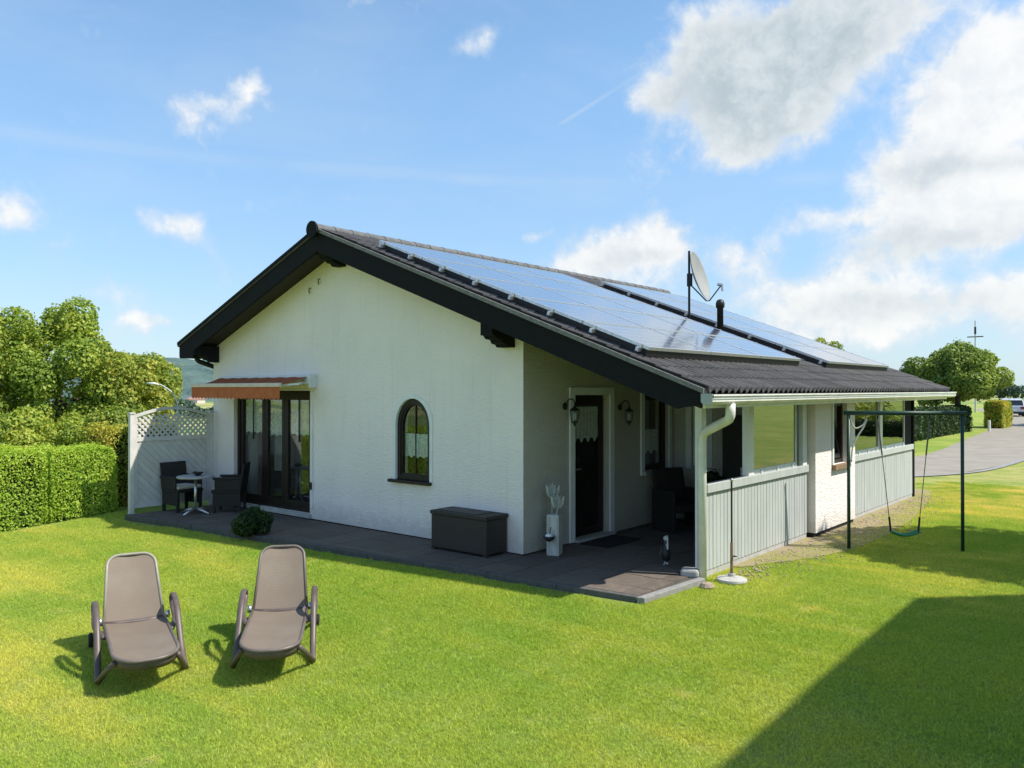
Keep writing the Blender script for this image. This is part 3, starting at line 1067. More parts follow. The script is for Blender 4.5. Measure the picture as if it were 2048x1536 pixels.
dr = MB(FP)
for a, b in (((1.00, .015, .001), (1.115, 2.18, .03)), ((2.005, .015, .001), (2.12, 2.18, .03)), ((1.1155, 2.072, .001), (2.0045, 2.18, .03))):
    dr.box(a, b)
door = dr.build('porch_door', M['white_paint'], house, bevel=.004)
MB(FP).box((1.125, .045, -.15), (1.995, 2.065, -.10)).build('door_leaf', M['brown_wood'], door)
q = ring(FP, rect(1.16, .08, 1.96, 2.03), .10, -.10, -.07, 'frame', M['brown_wood'], door)
pane(FP, q, -.085, door)
curtain(FP, 1.27, 1.85, 1.38, 1.90, -.093, door, M['lace'], 7, .004, .07)
MB(FP).tube([(1.19, 1.02, -.06), (1.19, 1.02, -.01), (1.30, 1.02, -.01)], .011, 8).build('door_handle', M['steel'], door)
MB(FP).box((1.08, .016, .002), (2.04, .05, .11)).build('threshold', M['concrete'], door)
pw = MB(FP)
for a, b in (((2.90, .80, .001), (2.995, 2.15, .03)), ((3.785, .80, .001), (3.88, 2.15, .03)), ((2.9955, 2.065, .001), (3.7845, 2.15, .03))):
    pw.box(a, b)
pwin = pw.build('porch_window', M['white_paint'], house)
q = ring(FP, rect(3.002, .862, 3.778, 2.058), .08, -.12, -.05, 'frame', M['brown_wood'], pwin)
pane(FP, q, -.09, pwin)
curtain(FP, 3.08, 3.70, 1.1, 1.5, -.15, pwin, M['lace'], 6, .012, .05)
MB(FP).box((2.92, .80, .031), (3.86, .855, .09)).build('sill', M['concrete'], pwin)
ew = MB(FE)
for a, b in (((.25, .86, .001), (.345, 2.05, .03)), ((.625, .86, .001), (.72, 2.05, .03)), ((.3455, 1.985, .001), (.6245, 2.05, .03))):
    ew.box(a, b)
ewin = ew.build('end_window', M['white_paint'], house)
q = ring(FE, rect(.352, .902, .618, 1.978), .05, -.1, -.04, 'frame', M['white_paint'], ewin)
pane(FE, q, -.07, ewin)

# narrow tilted bathroom window in the bay
bw = MB(FB).box((4.722, .982, -.2), (5.338, 1.0, -.1)).build('narrow_window', M['brown_wood'], house)
ring(FB, rect(4.722, .982, 5.338, 1.948), .06, -.12, -.05, 'frame', M['brown_wood'], bw)
g = MB(FB)
for a, b in (((4.80, 1.06), (4.87, 1.88)), ((5.19, 1.06), (5.26, 1.88)), ((4.87, 1.06), (5.19, 1.13)), ((4.87, 1.81), (5.19, 1.88))):
    for_sh = lambda v: -.10 - (v - 1.06) * .16
    g.prism([(a[0], a[1], for_sh(a[1])), (b[0], a[1], for_sh(a[1])), (b[0], b[1], for_sh(b[1])), (a[0], b[1], for_sh(b[1]))], (0, 0, .04))
g.build('tilted_sash', M['brown_wood'], bw)
MB(FB).prism([(4.85, 1.11, -.10), (5.21, 1.11, -.10), (5.21, 1.83, -.215), (4.85, 1.83, -.215)], (0, 0, -.006)).build('pane', M['glass'], bw)
MB(FB).box((4.66, .90, -.06), (5.40, .978, .065)).build('sill', M['oak'], bw, bevel=.006)
MB(FB).box((4.66, .98, .0015), (4.718, 1.98, .02)).build('shutter_rail', M['white_paint'], bw)
MB(FB).box((5.342, .98, .0015), (5.40, 1.98, .02)).build('shutter_rail', M['white_paint'], bw)

# parapets with upright boards and a rail on top
def parapet(y0, y1):
    p = MB(FS).box((y0, .93, -.045), (y1, 1.035, .055)).build('parapet', M['grey_paint'], house, bevel=.006)
    n = round((y1 - y0) / .1)
    st = (y1 - y0) / n
    me = MB().box((.0035, 0, -.0), (st - .0035, .905, .022)).mesh('board', M['grey_paint'])
    for k in range(n):
        o = put('board', me, p)
        o.matrix_local = FS @ Matrix.Translation((y0 + k * st, .015, .0 + rng.uniform(-.002, .002)))
        b = o.modifiers.new('bevel', 'BEVEL'); b.width = .006; b.segments = 1
    MB(FS).box((y0, .0, -.03), (y1, .92, -.002)).build('backing', M['grey_paint'], p)
    MB(FS).box((y0 + .01, -.13, -.08), (y1 - .01, .01, .015)).build('foot_strip', M['concrete'], p)
    return p


parapet(.62, 3.90)
parapet(5.97, 9.84)
# posts and glazing above the parapets
post = lambda y0, y1, z0, z1, x0=2.18, x1=2.27, m='white_paint', name='post': MB().box((x0, y0, z0), (x1, y1, z1)).build(name, M[m], house, bevel=.005)
post(.50, .615, -.05, 2.17)
post(1.80, 1.97, 1.036, 2.05)
post(3.70, 3.86, 1.036, 2.05)
post(3.52, 3.60, 1.036, 1.98, 2.19, 2.25, 'green_metal')
post(5.965, 6.08, 1.036, 2.05)
post(7.56, 7.70, 1.036, 2.05)
post(9.30, 9.80, 1.036, 2.05, 2.16, 2.24, 'black_wood', 'dark_panel')
post(9.86, 9.95, -.05, 2.08, 2.18, 2.27, 'black_wood')
MB().box((2.16, .5, 2.051), (2.29, 9.95, 2.16)).build('beam', M['black_wood'], house)
def big_window(y0, y1):
    f = MB(FS).box((y0, 1.037, -.03), (y1, 1.07, .02)).build('porch_glazing', M['white_paint'], house)
    q = ring(FS, rect(y0, 1.071, y1, 2.048), .03, -.02, .015, 'frame', M['white_paint'], f)
    pane(FS, q, 0, f, M['mirror_glass'])
    for u in np.linspace(y0 + .25, y1 - .2, 3):
        MB(FS).box((u - .012, 1.036, .021), (u + .012, 1.085, .04)).build('clip', M['white_paint'], f)
big_window(1.975, 3.515)
big_window(6.085, 7.555)
big_window(7.705, 9.295)

# roof: slab, boards, tiles
def slope_pt(x, y, off=0):
    return Vector((x, y, zroof(x) + off))


rb = MB()
for s_ in (0, 1):
    xa, xb = (XR, XG - .06) if s_ == 0 else (XL + .02, XR)
    ya, yb = Y0 + .045, Y1 - .045
    rb.prism([slope_pt(xa, ya, -.045), slope_pt(xb, ya, -.045), slope_pt(xb, ya, -T), slope_pt(xa, ya, -T)], (0, yb - ya, 0))
roof = rb.build('roof', M['soffit'], house)
for yy in (Y0, Y1 - .045):
    for xa, xb in ((XR, XG - .0), (XL, XR)):
        z_lo = -.33
        if xa == XL:
            poly = [slope_pt(XL, yy, -.02), slope_pt(XR, yy, -.02), slope_pt(XR, yy, z_lo), slope_pt(-7.40, yy, z_lo), (-7.46, yy, 2.735), (XL + .03, yy, 2.735), (XL, yy, 2.76)]
        else:
            poly = [slope_pt(XR, yy, -.02), slope_pt(XG, yy, -.02), (XG, yy, 2.0), (XG - .30, yy, zroof(XG - .30) - .30), slope_pt(XR, yy, z_lo)]
        MB().prism(poly, (0, .042, 0)).build('bargeboard', M['black_wood'], roof)
MB().box((XL, Y0 + .0425, 2.737), (-7.602, Y1 - .05, 2.79)).build('eave_box', M['black_wood'], roof)
MB().box((XL, Y0 + .0425, 2.79), (XL + .03, Y1 - .05, 2.99)).build('fascia', M['black_wood'], roof)
for xa, xb in ((XR + .02, XG + .02), (XL - .02, XR - .02)):
    for y_ in (Y0 - .035, Y1 - .06):
        MB().prism([slope_pt(xa, y_, -.018), slope_pt(xb, y_, -.018), slope_pt(xb, y_, .035), slope_pt(xa, y_, .035)], (0, .095, 0)).build('verge_trim', M['verge' if xa > -5 else 'black_wood'], roof)  # left slope trim coloured black to stand for its shaded side
# purlin ends carrying the overhang
def purlin(x, w_, h_, zt):
    g = MB()
    prof = [(.0, zt), (.0, zt - h_), (-.14, zt - h_), (-.17, zt - h_ + .035), (-.24, zt - h_ + .045), (-.27, zt - h_ + .09), (-.36, zt - h_ + .10), (-.40, zt - h_ + .14), (-.452, zt - h_ + .145), (-.452, zt)]
    g.prism([(x, y, z) for y, z in prof], (w_, 0, 0))
    g.build('purlin', M['black_wood'], roof)
purlin(-.34, .20, .43, 3.13)
purlin(XR - .09, .18, .30, 4.40)
purlin(-7.56, .16, .30, 2.96)

# left slope and tile field
MB().prism([slope_pt(XL - .03, Y0 - .02, -.044), slope_pt(XR, Y0 - .02, -.044), slope_pt(XR, Y0 - .02, .0), slope_pt(XL - .03, Y0 - .02, .0)], (0, Y1 - Y0 + .04, 0)).build('rear_slope', M['tile'], roof)
TW, TE = .3014, .333
prof_u = np.linspace(0, TW, 21)
prof_h = .031 * np.cos(prof_u / TW * 4 * np.pi) + .016
tg = MB()
rows = []
for s in (0, .37):
    rows.append([(s, u, h + (.018 if s else 0)) for u, h in zip(prof_u, prof_h)])
tg.sheet(rows)
tg.sheet([rows[1], [(s, u, h - .022) for s, u, h in rows[1]]])
tile_me = tg.mesh('roof_tile', M['tile'], False)
ang = math.atan(SL)
cosA = math.cos(ang)
ROT = Matrix.Rotation(ang, 4, 'Y')
slope_len = (XG + .04 - XR) / cosA
nrow = int(slope_len / TE)
tv = np.array([v.co for v in tile_me.vertices])
tf = [list(p.vertices) for p in tile_me.polygons]
FV, FF = [], []
cnt = 0
for r in range(nrow + 1):
    s_end = slope_len - r * TE          # lower end of this tile, measured down the slope from the ridge
    s0 = s_end - .37
    if s_end < .2:
        continue
    for c in range(36):
        y = Y0 + c * TW
        m4 = Matrix.Translation((XR + s0 * cosA, y, zroof(XR + s0 * cosA) + .004)) @ ROT
        shown = r < 5 or c < 2 or (16 <= c <= 20 and r > 3) or c > 34
        if shown and cnt < 296:
            o = put('roof_tile', tile_me, roof)
            o.matrix_local = m4 @ Matrix.Translation((0, 0, rng.uniform(0, .004)))
            cnt += 1
        else:
            k = len(FV) * len(tv)
            R3 = np.array(m4.to_3x3())
            FV.append(tv @ R3.T + np.array(m4.translation))
            FF.append(np.array(tf) + k)
tag(put('covered_tiles', fast_mesh('covered_tiles', np.concatenate(FV), np.concatenate(FF), M['tile']), roof), kind='stuff')
rg = MB()
for k in range(7):
    pass
ridge_prof = [(math.cos(t) * .125, math.sin(t) * .085) for t in np.linspace(-.35, math.pi + .35, 11)]
rm_ = MB()
rm_.sheet([[(x * f, y, z * f) for x, z in ridge_prof] for y, f in ((0, 1.05), (.36, .97))])
rm_.sheet([[(x * 1.05, 0, z * 1.05) for x, z in ridge_prof], [(x * .9, 0, z * .9) for x, z in ridge_prof]])
ridge_me = rm_.mesh('ridge_tile', M['ridge'])
for k in range(32):
    o = put('ridge_tile', ridge_me, roof)
    o.location = (XR, Y0 - .06 + k * .342, ZR + .01)
MB().lathe([(.13, 0), (.13, .03), (.02, .045)], (0, 0, 0), 16, 'Y').build('ridge_end_cap', M['black_wood'], roof).location = (XR, Y0 - .10, ZR - .0)

# gutter and downpipes
gp = [(.0, .10), (.0, .03), (.03, .0), (.095, .0), (.125, .03), (.125, .095), (.14, .105), (.14, .088), (.115, .09), (.115, .034), (.09, .012), (.034, .012), (.012, .034), (.012, .10)]
gut = MB().prism([(XG + .004 + x, Y0 - .05, 1.995 + z) for x, z in gp], (0, Y1 - Y0 + .22, 0)).build('gutter', M['gutter'], house)
for y in (Y0 - .056, Y1 + .171):
    MB().prism([(XG + .002 + x, y, 1.992 + z) for x, z in ((0, .115), (0, .03), (.03, 0), (.1, 0), (.13, .03), (.13, .115))], (0, .005, 0)).build('end_cap', M['gutter_cap'], gut)
MB().box((XG + .129, Y0 - .04, 2.048), (XG + .135, Y1 + .16, 2.058)).build('seam', M['gutter_cap'], gut)
MB().box((XG - .03, Y0 + .05, 1.955), (XG + .0, Y1 - .02, 2.10)).build('eave_board', M['white_paint'], house)
MB().tube(bend([(2.865, -.02, 2.0), (2.865, -.02, 1.84), (2.30, .44, 1.64), (2.30, .44, -.06)], .11, 6), .052, 14).build('downpipe', M['gutter'], house, smooth=True)
MB().tube([(2.30, .44, 1.2), (2.30, .44, 1.225)], .058, 14).build('pipe_clip', M['gutter'], house)
MB().tube(bend([(-7.9, -.18, 2.86), (-7.9, -.18, 2.70), (-7.70, .34, 2.50), (-7.68, .34, 0)], .09, 6), .045, 12).build('downpipe', M['dark_metal'], house, smooth=True)
MB().lathe([(.055, 0), (.055, .52), (.075, .53), (.078, .60), (.06, .655), (.02, .675)], (0, 0, 0), 18).build('flue_pipe', M['dark_metal'], house, smooth=True).location = (.30, 5.10, 3.06)
MB().box((.14, 4.94, 3.00), (.46, 5.26, 3.085)).build('flue_flashing', M['dark_metal'], house)
for x, z in ((-4.30, 3.96), (-4.55, 3.83), (-2.9, 4.0)):
    MB().tube([(x, -.0, z), (x, -.035, z), (x + .01, -.045, z - .06), (x, -.03, z - .09)], .009, 6).build('wall_hook', M['green_metal'], house)

# ------------------------------------------------------------------ solar arrays
def solar(label, y0, cols, pw_, rows_=5, ph=.965, gap=.02, x_low=1.93):
    root = thing('solar_array', label, 'solar panels')
    s_low = (x_low - XR) / cosA
    base = Matrix.Translation((XR, 0, ZR)) @ ROT
    off = .17
    me = MB().box((-ph / 2 + .0235, -pw_ / 2 + .0235, -.004), (ph / 2 - .0235, pw_ / 2 - .0235, .0)).mesh('cell_sheet', M['solar'])
    fr = MB()
    a, b = ph / 2, pw_ / 2
    for q0, q1 in (((-a, -b, -.035), (-a + .024, b, .003)), ((a - .024, -b, -.035), (a, b, .003)), ((-a + .024, -b, -.035), (a - .024, -b + .024, .003)), ((-a + .024, b - .024, -.035), (a - .024, b, .003))):
        fr.box(q0, q1)
    fme = fr.mesh('solar_panel', M['alu'])
    for r in range(rows_):
        for c in range(cols):
            m4 = base @ Matrix.Translation((s_low - (r + .5) * (ph + gap), y0 + (c + .5) * (pw_ + gap), off))
            p = put('solar_panel', fme, root)
            p.matrix_local = m4
            put('cell_sheet', me, p)
    L = cols * (pw_ + gap)
    top = s_low - rows_ * (ph + gap)
    nrail = 8
    for k in range(nrail):
        s = top + .12 + (s_low - top - .24) * k / (nrail - 1)
        g = MB(base)
        g.box((s - .02, y0 - .06, off - .085), (s + .02, y0 + L + .05, off - .036))
        g.build('rail', M['alu'], root)
        for yy in (y0 - .012, y0 + L - .008):
            MB(base).box((s - .016, yy, off - .036), (s + .016, yy + .02, off + .008)).build('clamp', M['alu'], root)
    # closing sheet under the lower edge
    g = MB(base)
    g.box((s_low - .03, y0, off - .15), (s_low - .02, y0 + L, off - .036))
    g.build('edge_sheet', M['dark_metal'], root)
    g = MB(base)
    g.box((top + .05, y0 + .03, off - .155), (s_low - .05, y0 + .035, off - .036))  # dark strip added to stand for the shaded gap beneath the panels
    g.build('side_gap_shade', M['dark_metal'], root)


solar('blue solar panel array on the roof nearest the front gable', -.20, 3, 1.52)
solar('blue solar panel array on the far end of the roof beyond the satellite dish', 5.66, 2, 1.75)

# ------------------------------------------------------------------ satellite dish
dz = zroof(-.30)
dish = thing('satellite_dish', 'grey satellite dish on a black mast between the two solar arrays', 'satellite dish', (-.30, 5.10, dz - .02))
MB().tube([(0, 0, 0), (0, 0, 1.36)], .021, 10).build('mast', M['dark_metal'], dish)
MB().box((-.07, -.07, .0), (.07, .07, .05)).build('mast_foot', M['dark_metal'], dish)
face_dir = Vector((.96, .20, .28)).normalized()
dm = face_dir.to_track_quat('Z', 'Y').to_matrix().to_4x4()
dm.translation = Vector((.22, .0, .90))
g = MB(dm)
prof = [(r, -.09 + .09 * (r / .44) ** 2) for r in np.linspace(0, .44, 9)]
g.lathe(prof + [(.45, .004), (.44, -.008)] + [(r, -.10 + .09 * (r / .44) ** 2) for r in np.linspace(.42, 0, 6)], (0, 0, 0), 36)
g.build('reflector', M['dish'], dish, smooth=True)
low = dm @ Vector((0, -.46, .0))
lnb = Vector((.60, .02, .68))
MB().tube([(0, 0, .78), (.03, .01, .74), low + Vector((-.02, 0, -.02)), low + Vector((.03, .02, -.02)), lnb], .012, 8).build('feed_arm', M['dark_metal'], dish)
MB().box((-.03, -.03, .72), (.05, .03, .95)).build('bracket', M['dark_metal'], dish)
g = MB(); g.tube([lnb + Vector((-.05, -.02, .035)), lnb + Vector((.03, .012, .015))], .03, 12); g.tube([lnb + Vector((.02, .01, .02)), lnb + Vector((.03, .01, -.09))], .022, 10)
g.build('receiver', M['steel'], dish)

# ------------------------------------------------------------------ awning over the patio door
aw = thing('awning', 'rust orange awning with scalloped edge over the patio door', 'awning', (-5.7, 0, 2.2))
ax0, ax1 = -1.50, 1.30
MB().box((ax0, -.15, .03), (ax1, -.001, .19)).build('cassette', M['cassette'], aw, bevel=.015)
MB().box((ax1 + .001, -.16, -.02), (ax1 + .03, -.0, .20)).build('cassette_end', M['cassette'], aw, bevel=.01)
rows = []
for j in range(8):
    t = j / 7
    rows.append([(ax0 + .05 + (ax1 - ax0 - .1) * i / 24, -.14 - .50 * t, .16 - .13 * t - .025 * math.sin(math.pi * t) + .006 * math.sin(i * 1.9)) for i in range(25)])
MB().sheet(rows).build('awning_cloth', M['orange'], aw)
MB().box((ax0, -.69, -.01), (ax1 - .03, -.63, .055)).build('front_bar', M['cream_bar'], aw, bevel=.008)
n = 26
top_r, bot_r = [], []
for i in range(n * 6 + 1):
    t = i / (n * 6)
    x = ax0 + .02 + (ax1 - .07 - ax0) * t
    top_r.append((x, -.668, -.01))
    bot_r.append((x, -.668 + .008 * math.sin(t * 40), -.185 - .028 * abs(math.sin(t * math.pi * n))))
MB().sheet([top_r, bot_r]).build('valance', M['orange_plain'], aw)
for x in (ax0 + .25, ax1 - .2):
    MB().bar((x, -.1, .08), (x + .22, -.36, .04), .04, .03).bar((x + .22, -.36, .04), (x, -.64, .01), .04, .03).build('folding_arm', M['cassette'], aw)

# ------------------------------------------------------------------ wall lanterns
def lantern(y, z, label):
    o = thing('wall_lantern', label, 'lantern', (0, y, z), 0, 'black wall lanterns beside the porch door')
    MB().lathe([(.05, 0), (.05, .015), (.03, .025)], (.001, 0, .02), 14, 'X').build('wall_plate', M['dark_metal'], o)
    MB().tube(spline([(.02, 0, .0), (.06, 0, .10), (.13, 0, .12), (.17, 0, .07), (.17, 0, .02)], 6), .009, 8).build('scroll_arm', M['dark_metal'], o)
    MB().lathe([(.012, .03), (.03, .0), (.08, -.03), (.075, -.04)], (.17, 0, 0), 6).build('hood', M['dark_metal'], o)
    MB().lathe([(.055, -.04), (.068, -.05), (.045, -.19), (.02, -.20)], (.17, 0, 0), 6).build('glass_body', M['glass'], o)
    MB().lathe([(.018, -.17), (.022, -.10), (.012, -.06)], (.17, 0, 0), 10).build('bulb', M['white_paint'], o, smooth=True)
    MB().lathe([(.048, -.187), (.05, -.20), (.02, -.215), (.008, -.25)], (.17, 0, 0), 6).build('finial', M['dark_metal'], o)
    for k in range(6):
        a = k * math.pi / 3
        MB().tube([(.17 + .069 * math.cos(a), .069 * math.sin(a), -.045), (.17 + .047 * math.cos(a), .047 * math.sin(a), -.19)], .004, 5).build('glazing_bar', M['dark_metal'], o)


lantern(.90, 1.90, 'black scroll lantern on the porch wall between the house corner and the door')
lantern(2.30, 1.86, 'black scroll lantern on the porch wall between the door and the porch window')

# ------------------------------------------------------------------ privacy screen with lattice head
sc = thing('privacy_screen', 'pale grey wooden privacy screen with arched lattice top at the terrace end', 'screen', (-7.5, -1.6, 0))
FC = frame((0, 0, 0), (0, 1, 0), (1, 0, 0))   # u along +y from the outer post
for u in (0, 1.49):
    MB(FC).box((u - .04, -.05, -.04), (u + .04, 1.72, .04)).build('post', M['screen'], sc, bevel=.005)
    MB(FC).box((u - .05, 1.721, -.05), (u + .05, 1.75, .05)).build('post_cap', M['screen'], sc)
W_ = 1.41
ar = lambda u: 1.70 + .14 * math.sin(math.pi * min(1, max(0, (u - .04) / W_)))
MB(FC).box((.041, .08, -.025), (.09, 1.66, .025)).build('side_frame', M['screen'], sc)
MB(FC).box((1.40, .08, -.025), (1.449, 1.66, .025)).build('side_frame', M['screen'], sc)
MB(FC).box((.0905, .08, -.025), (1.3995, .14, .025)).build('lower_rail', M['screen'], sc)
MB(FC).box((.0905, 1.24, -.025), (1.3995, 1.31, .025)).build('middle_rail', M['screen'], sc)
g = MB(FC)
us = np.linspace(.041, 1.449, 25)
for a, b in zip(us, us[1:]):
    g.prism([(a, ar(a) - .05, -.028), (b, ar(b) - .05, -.028), (b, ar(b), -.028), (a, ar(a), -.028)], (0, 0, .056))
g.build('arched_rail', M['screen'], sc)


def clip_poly(poly, f):
    out = []
    for i, p in enumerate(poly):
        q = poly[(i + 1) % len(poly)]
        a, b = f(p), f(q)
        if a >= 0:
            out.append(p)
        if a * b < 0:
            t = a / (a - b)
            out.append((p[0] + (q[0] - p[0]) * t, p[1] + (q[1] - p[1]) * t))
    return out


def diag(name, c, sign, wd, v0, v1f, n0, n1):
    """board at 45 degrees clipped to the field"""
    poly = [(c - 3, -3 * sign), (c + 3, 3 * sign)]
    dx, dy = 1 / math.sqrt(2), sign / math.sqrt(2)
    nx, ny = -dy, dx
    p = [(c - 3 * dx - nx * wd / 2, .7 - 3 * dy - ny * wd / 2), (c + 3 * dx - nx * wd / 2, .7 + 3 * dy - ny * wd / 2),
         (c + 3 * dx + nx * wd / 2, .7 + 3 * dy + ny * wd / 2), (c - 3 * dx + nx * wd / 2, .7 - 3 * dy + ny * wd / 2)]
    for f in (lambda q: q[0] - .092, lambda q: 1.398 - q[0], lambda q: q[1] - v0, v1f):
        p = clip_poly(p, f)
        if len(p) < 3:
            return
    MB(FC).prism([(u, v, n0) for u, v in p], (0, 0, n1 - n0)).build(name, M['screen'], sc)


for k in range(-8, 20):
    diag('board', .04 + k * .132, -1, .089, .142, lambda q: 1.238 - q[1], -.012 + .002 * (k % 2), .008 + .002 * (k % 2))
for k in range(-16, 32):
    diag('lattice_slat', .03 + k * .105, 1, .034, 1.312, lambda q: ar(q[0]) - .052 - q[1], -.010, -.0005)
    diag('lattice_slat', .03 + k * .105, -1, .034, 1.312, lambda q: ar(q[0]) - .052 - q[1], .0005, .010)

# ------------------------------------------------------------------ patio table, chairs, bowl
tb = thing('patio_table', 'round metal patio table with pedestal and splayed feet near the screen', 'table', (-6.55, -.93, 0))
MB().lathe([(.0, .625), (.30, .625), (.31, .635), (.31, .65), (.30, .66), (0, .66)], (0, 0, 0), 36).build('tabletop', M['concrete'], tb, smooth=False)
MB().tube([(0, 0, .06), (0, 0, .624)], .026, 14).build('pedestal', M['steel'], tb, smooth=True)
for k in range(4):
    a = math.radians(20 + 90 * k)
    d = Vector((math.cos(a), math.sin(a), 0))
    MB().tube([d * .02 + Vector((0, 0, .085)), d * .14 + Vector((0, 0, .07)), d * .29 + Vector((0, 0, .015))], [.03, .028, .018], 10).build('foot', M['steel'], tb, smooth=True)
bowl = MB()
bowl.lathe([(.03, .0), (.035, .008), (.07, .03), (.10, .06), (.094, .06), (.06, .035), (.0, .02)], (0, 0, 0), 20)
bo = bowl.build('ornament_bowl', M['dark_metal'], None, smooth=True)
bo.location = (-6.53, -.90, .661)
tag(bo, 'small dark leaf-shaped bowl on the patio table', 'bowl')
for s_ in (-1, 1):
    lf = MB().sheet([[(s_ * (.08 + .05 * t), (-.03 + .06 * u) * (1 - t), .05 + .05 * t - .03 * t * t) for u in (0, .5, 1)] for t in (0, .35, .7, 1)])
    lf.build('leaf_handle', M['dark_metal'], bo, solid=.004)


def chair(x, y, rz, label):
    o = thing('patio_chair', label, 'chair', (x, y, 0), rz, 'dark wicker patio chairs by the round table')
    MB().box((-.25, -.25, .34), (.25, .25, .40)).build('seat', M['wicker'], o, bevel=.015)
    MB().box((-.22, -.23, .401), (.23, .23, .455)).build('cushion', M['cushion'], o, bevel=.02)
    g = MB(); g.prism([(-.25, -.25, .36), (-.21, -.25, .36), (-.285, -.25, .85), (-.32, -.25, .85)], (0, .5, 0))
    g.build('backrest', M['wicker'], o, bevel=.012)
    for s in (-1, 1):
        MB().box((-.28, s * .25 - .03, .58), (.22, s * .25 + .03, .62)).build('armrest', M['wicker'], o, bevel=.012)
        MB().prism([(-.24, s * .25 - .012, .40), (.19, s * .25 - .012, .40), (.19, s * .25 - .012, .579), (-.26, s * .25 - .012, .579)], (0, .024, 0)).build('side_panel', M['wicker'], o)
        for xx in (-.22, .20):
            MB().box((xx - .022, s * .22 - .022, .0), (xx + .022, s * .22 + .022, .339)).build('leg', M['wicker'], o)
        MB().box((-.197, s * .235 - .008, .12), (.177, s * .235 + .008, .339)).build('skirt', M['wicker'], o)
    return o


chair(-7.13, -.86, R(5), 'dark wicker patio chair standing against the privacy screen')
chair(-6.42, -.37, R(226), 'dark wicker patio chair in front of the patio door')

# ------------------------------------------------------------------ rattan box
bx = thing('cushion_box', 'dark brown rattan cushion box with a flat lid against the gable wall', 'storage box', (-.75, -.235, 0))
MB().box((-.50, -.205, .03), (.50, .205, .47)).build('body', M['rattan'], bx, bevel=.012)
MB().box((-.515, -.22, .472), (.515, .22, .525)).build('lid', M['rattan'], bx, bevel=.012)
for sx in (-1, 1):
    for sy in (-1, 1):
        MB().box((sx * .47 - .03, sy * .175 - .03, 0), (sx * .47 + .03, sy * .175 + .03, .029)).build('foot', M['rattan'], bx)
MB().box((-.40, -.15, .526), (.30, .16, .531)).build('lid_panel', M['dark_metal'], bx)

# ------------------------------------------------------------------ tulip ornament post
tp = thing('tulip_post', 'weathered white wooden post with two tulip shapes and a hanging bowl by the porch door', 'garden ornament', (.28, .30, 0), R(18))
MB().box((-.085, -.085, 0), (.085, .085, .53)).build('post', M['old_white'], tp, bevel=.012)
for sx, sy in ((-1, -1), (1, -1)):
    MB().box((sx * .055 - .008, -.0855 - .012, .03), (sx * .055 + .008, -.0855, .50)).build('strip', M['old_white'], tp)
def tulip(x, y, z, s, m):
    f = MB().tube([(x, y, .53), (x + .01, y, z)], .007, 8).build('flower', M[m], tp)
    out = [(-.05, 0), (.05, 0), (.085, .06), (.095, .17), (.05, .11), (.0, .19), (-.05, .11), (-.095, .17), (-.085, .06)]
    for k in range(3):
        a = k * math.pi / 3 + .2
        MB().prism([(x + .01 + u * s * math.cos(a), y + u * s * math.sin(a), z + v * s) for u, v in out], (-.006 * math.sin(a), .006 * math.cos(a), 0)).build('petal', M[m], f)
tulip(.045, -.05, .62, .95, 'zinc')
tulip(-.055, .05, .74, 1.0, 'zinc')
MB().lathe([(.02, .20), (.055, .22), (.075, .27), (.07, .27), (.05, .23), (0, .215)], (-.02, -.155, 0), 18).build('bowl', M['dark_metal'], tp, smooth=True)
MB().lathe([(.0, .245), (.062, .262), (.04, .29), (0, .30)], (-.02, -.155, 0), 14).build('bowl_filling', M['white_paint'], tp, smooth=True)
MB().tube([(-.02, -.155, .27), (-.02, -.10, .36), (-.02, -.086, .37)], .005, 6).build('hanger', M['dark_metal'], tp)

# ------------------------------------------------------------------ wire figure
wf = thing('wire_figure', 'small silver wire figure with ball head waving one arm on the porch floor', 'garden ornament', (1.72, .64, 0), R(-50))
MB().tube(spline([(-.06, 0, .02), (-.10, 0, .12), (-.085, 0, .22), (-.05, 0, .30)], 6), .009, 8).build('back_wire', M['steel'], wf)
MB().lathe([(.0, -.035), (.025, -.025), (.035, 0), (.025, .025), (0, .035)], (0, 0, .335), 14).build('head', M['zinc'], wf, smooth=True)
MB().tube(spline([(.02, 0, .27), (.07, 0, .235), (.115, 0, .23), (.10, 0, .30), (.075, 0, .385)], 6), .010, 8).build('arm', M['zinc'], wf)
MB().tube(spline([(-.06, 0, .02), (-.03, -.02, .015), (.0, 0, .035), (.03, .02, .02), (.075, 0, .05)], 6), .011, 8).build('foot_loop', M['zinc'], wf)
MB().lathe([(.0, .05), (.05, .08), (.055, .16), (.035, .24), (.0, .29)], (0, 0, 0), 14).build('body', M['dark_metal'], wf, smooth=True)
MB().tube([(-.03, -.05, .2), (-.06, -.06, .12)], .007, 6).build('side_wire', M['steel'], wf)

st = MB().box((-.11, -.09, 0), (.10, .09, .10)).build('corner_stone', M['concrete'], None, bevel=.03)
st.location = (2.18, .40, -.02); st.rotation_euler = (0, 0, .3)
tag(st, 'rough pale concrete block at the foot of the white downpipe', 'concrete block')
rc = MB()
rc.lathe([(.0, 0), (.07, .01), (.085, .04), (.06, .075), (0, .09)], (0, 0, 0), 9)
rk = rc.build('field_stone', M['pebble'], None)
rk.location = (2.50, .16, -.075)
tag(rk, 'small brown stone in the grass beside the terrace corner', 'stone')

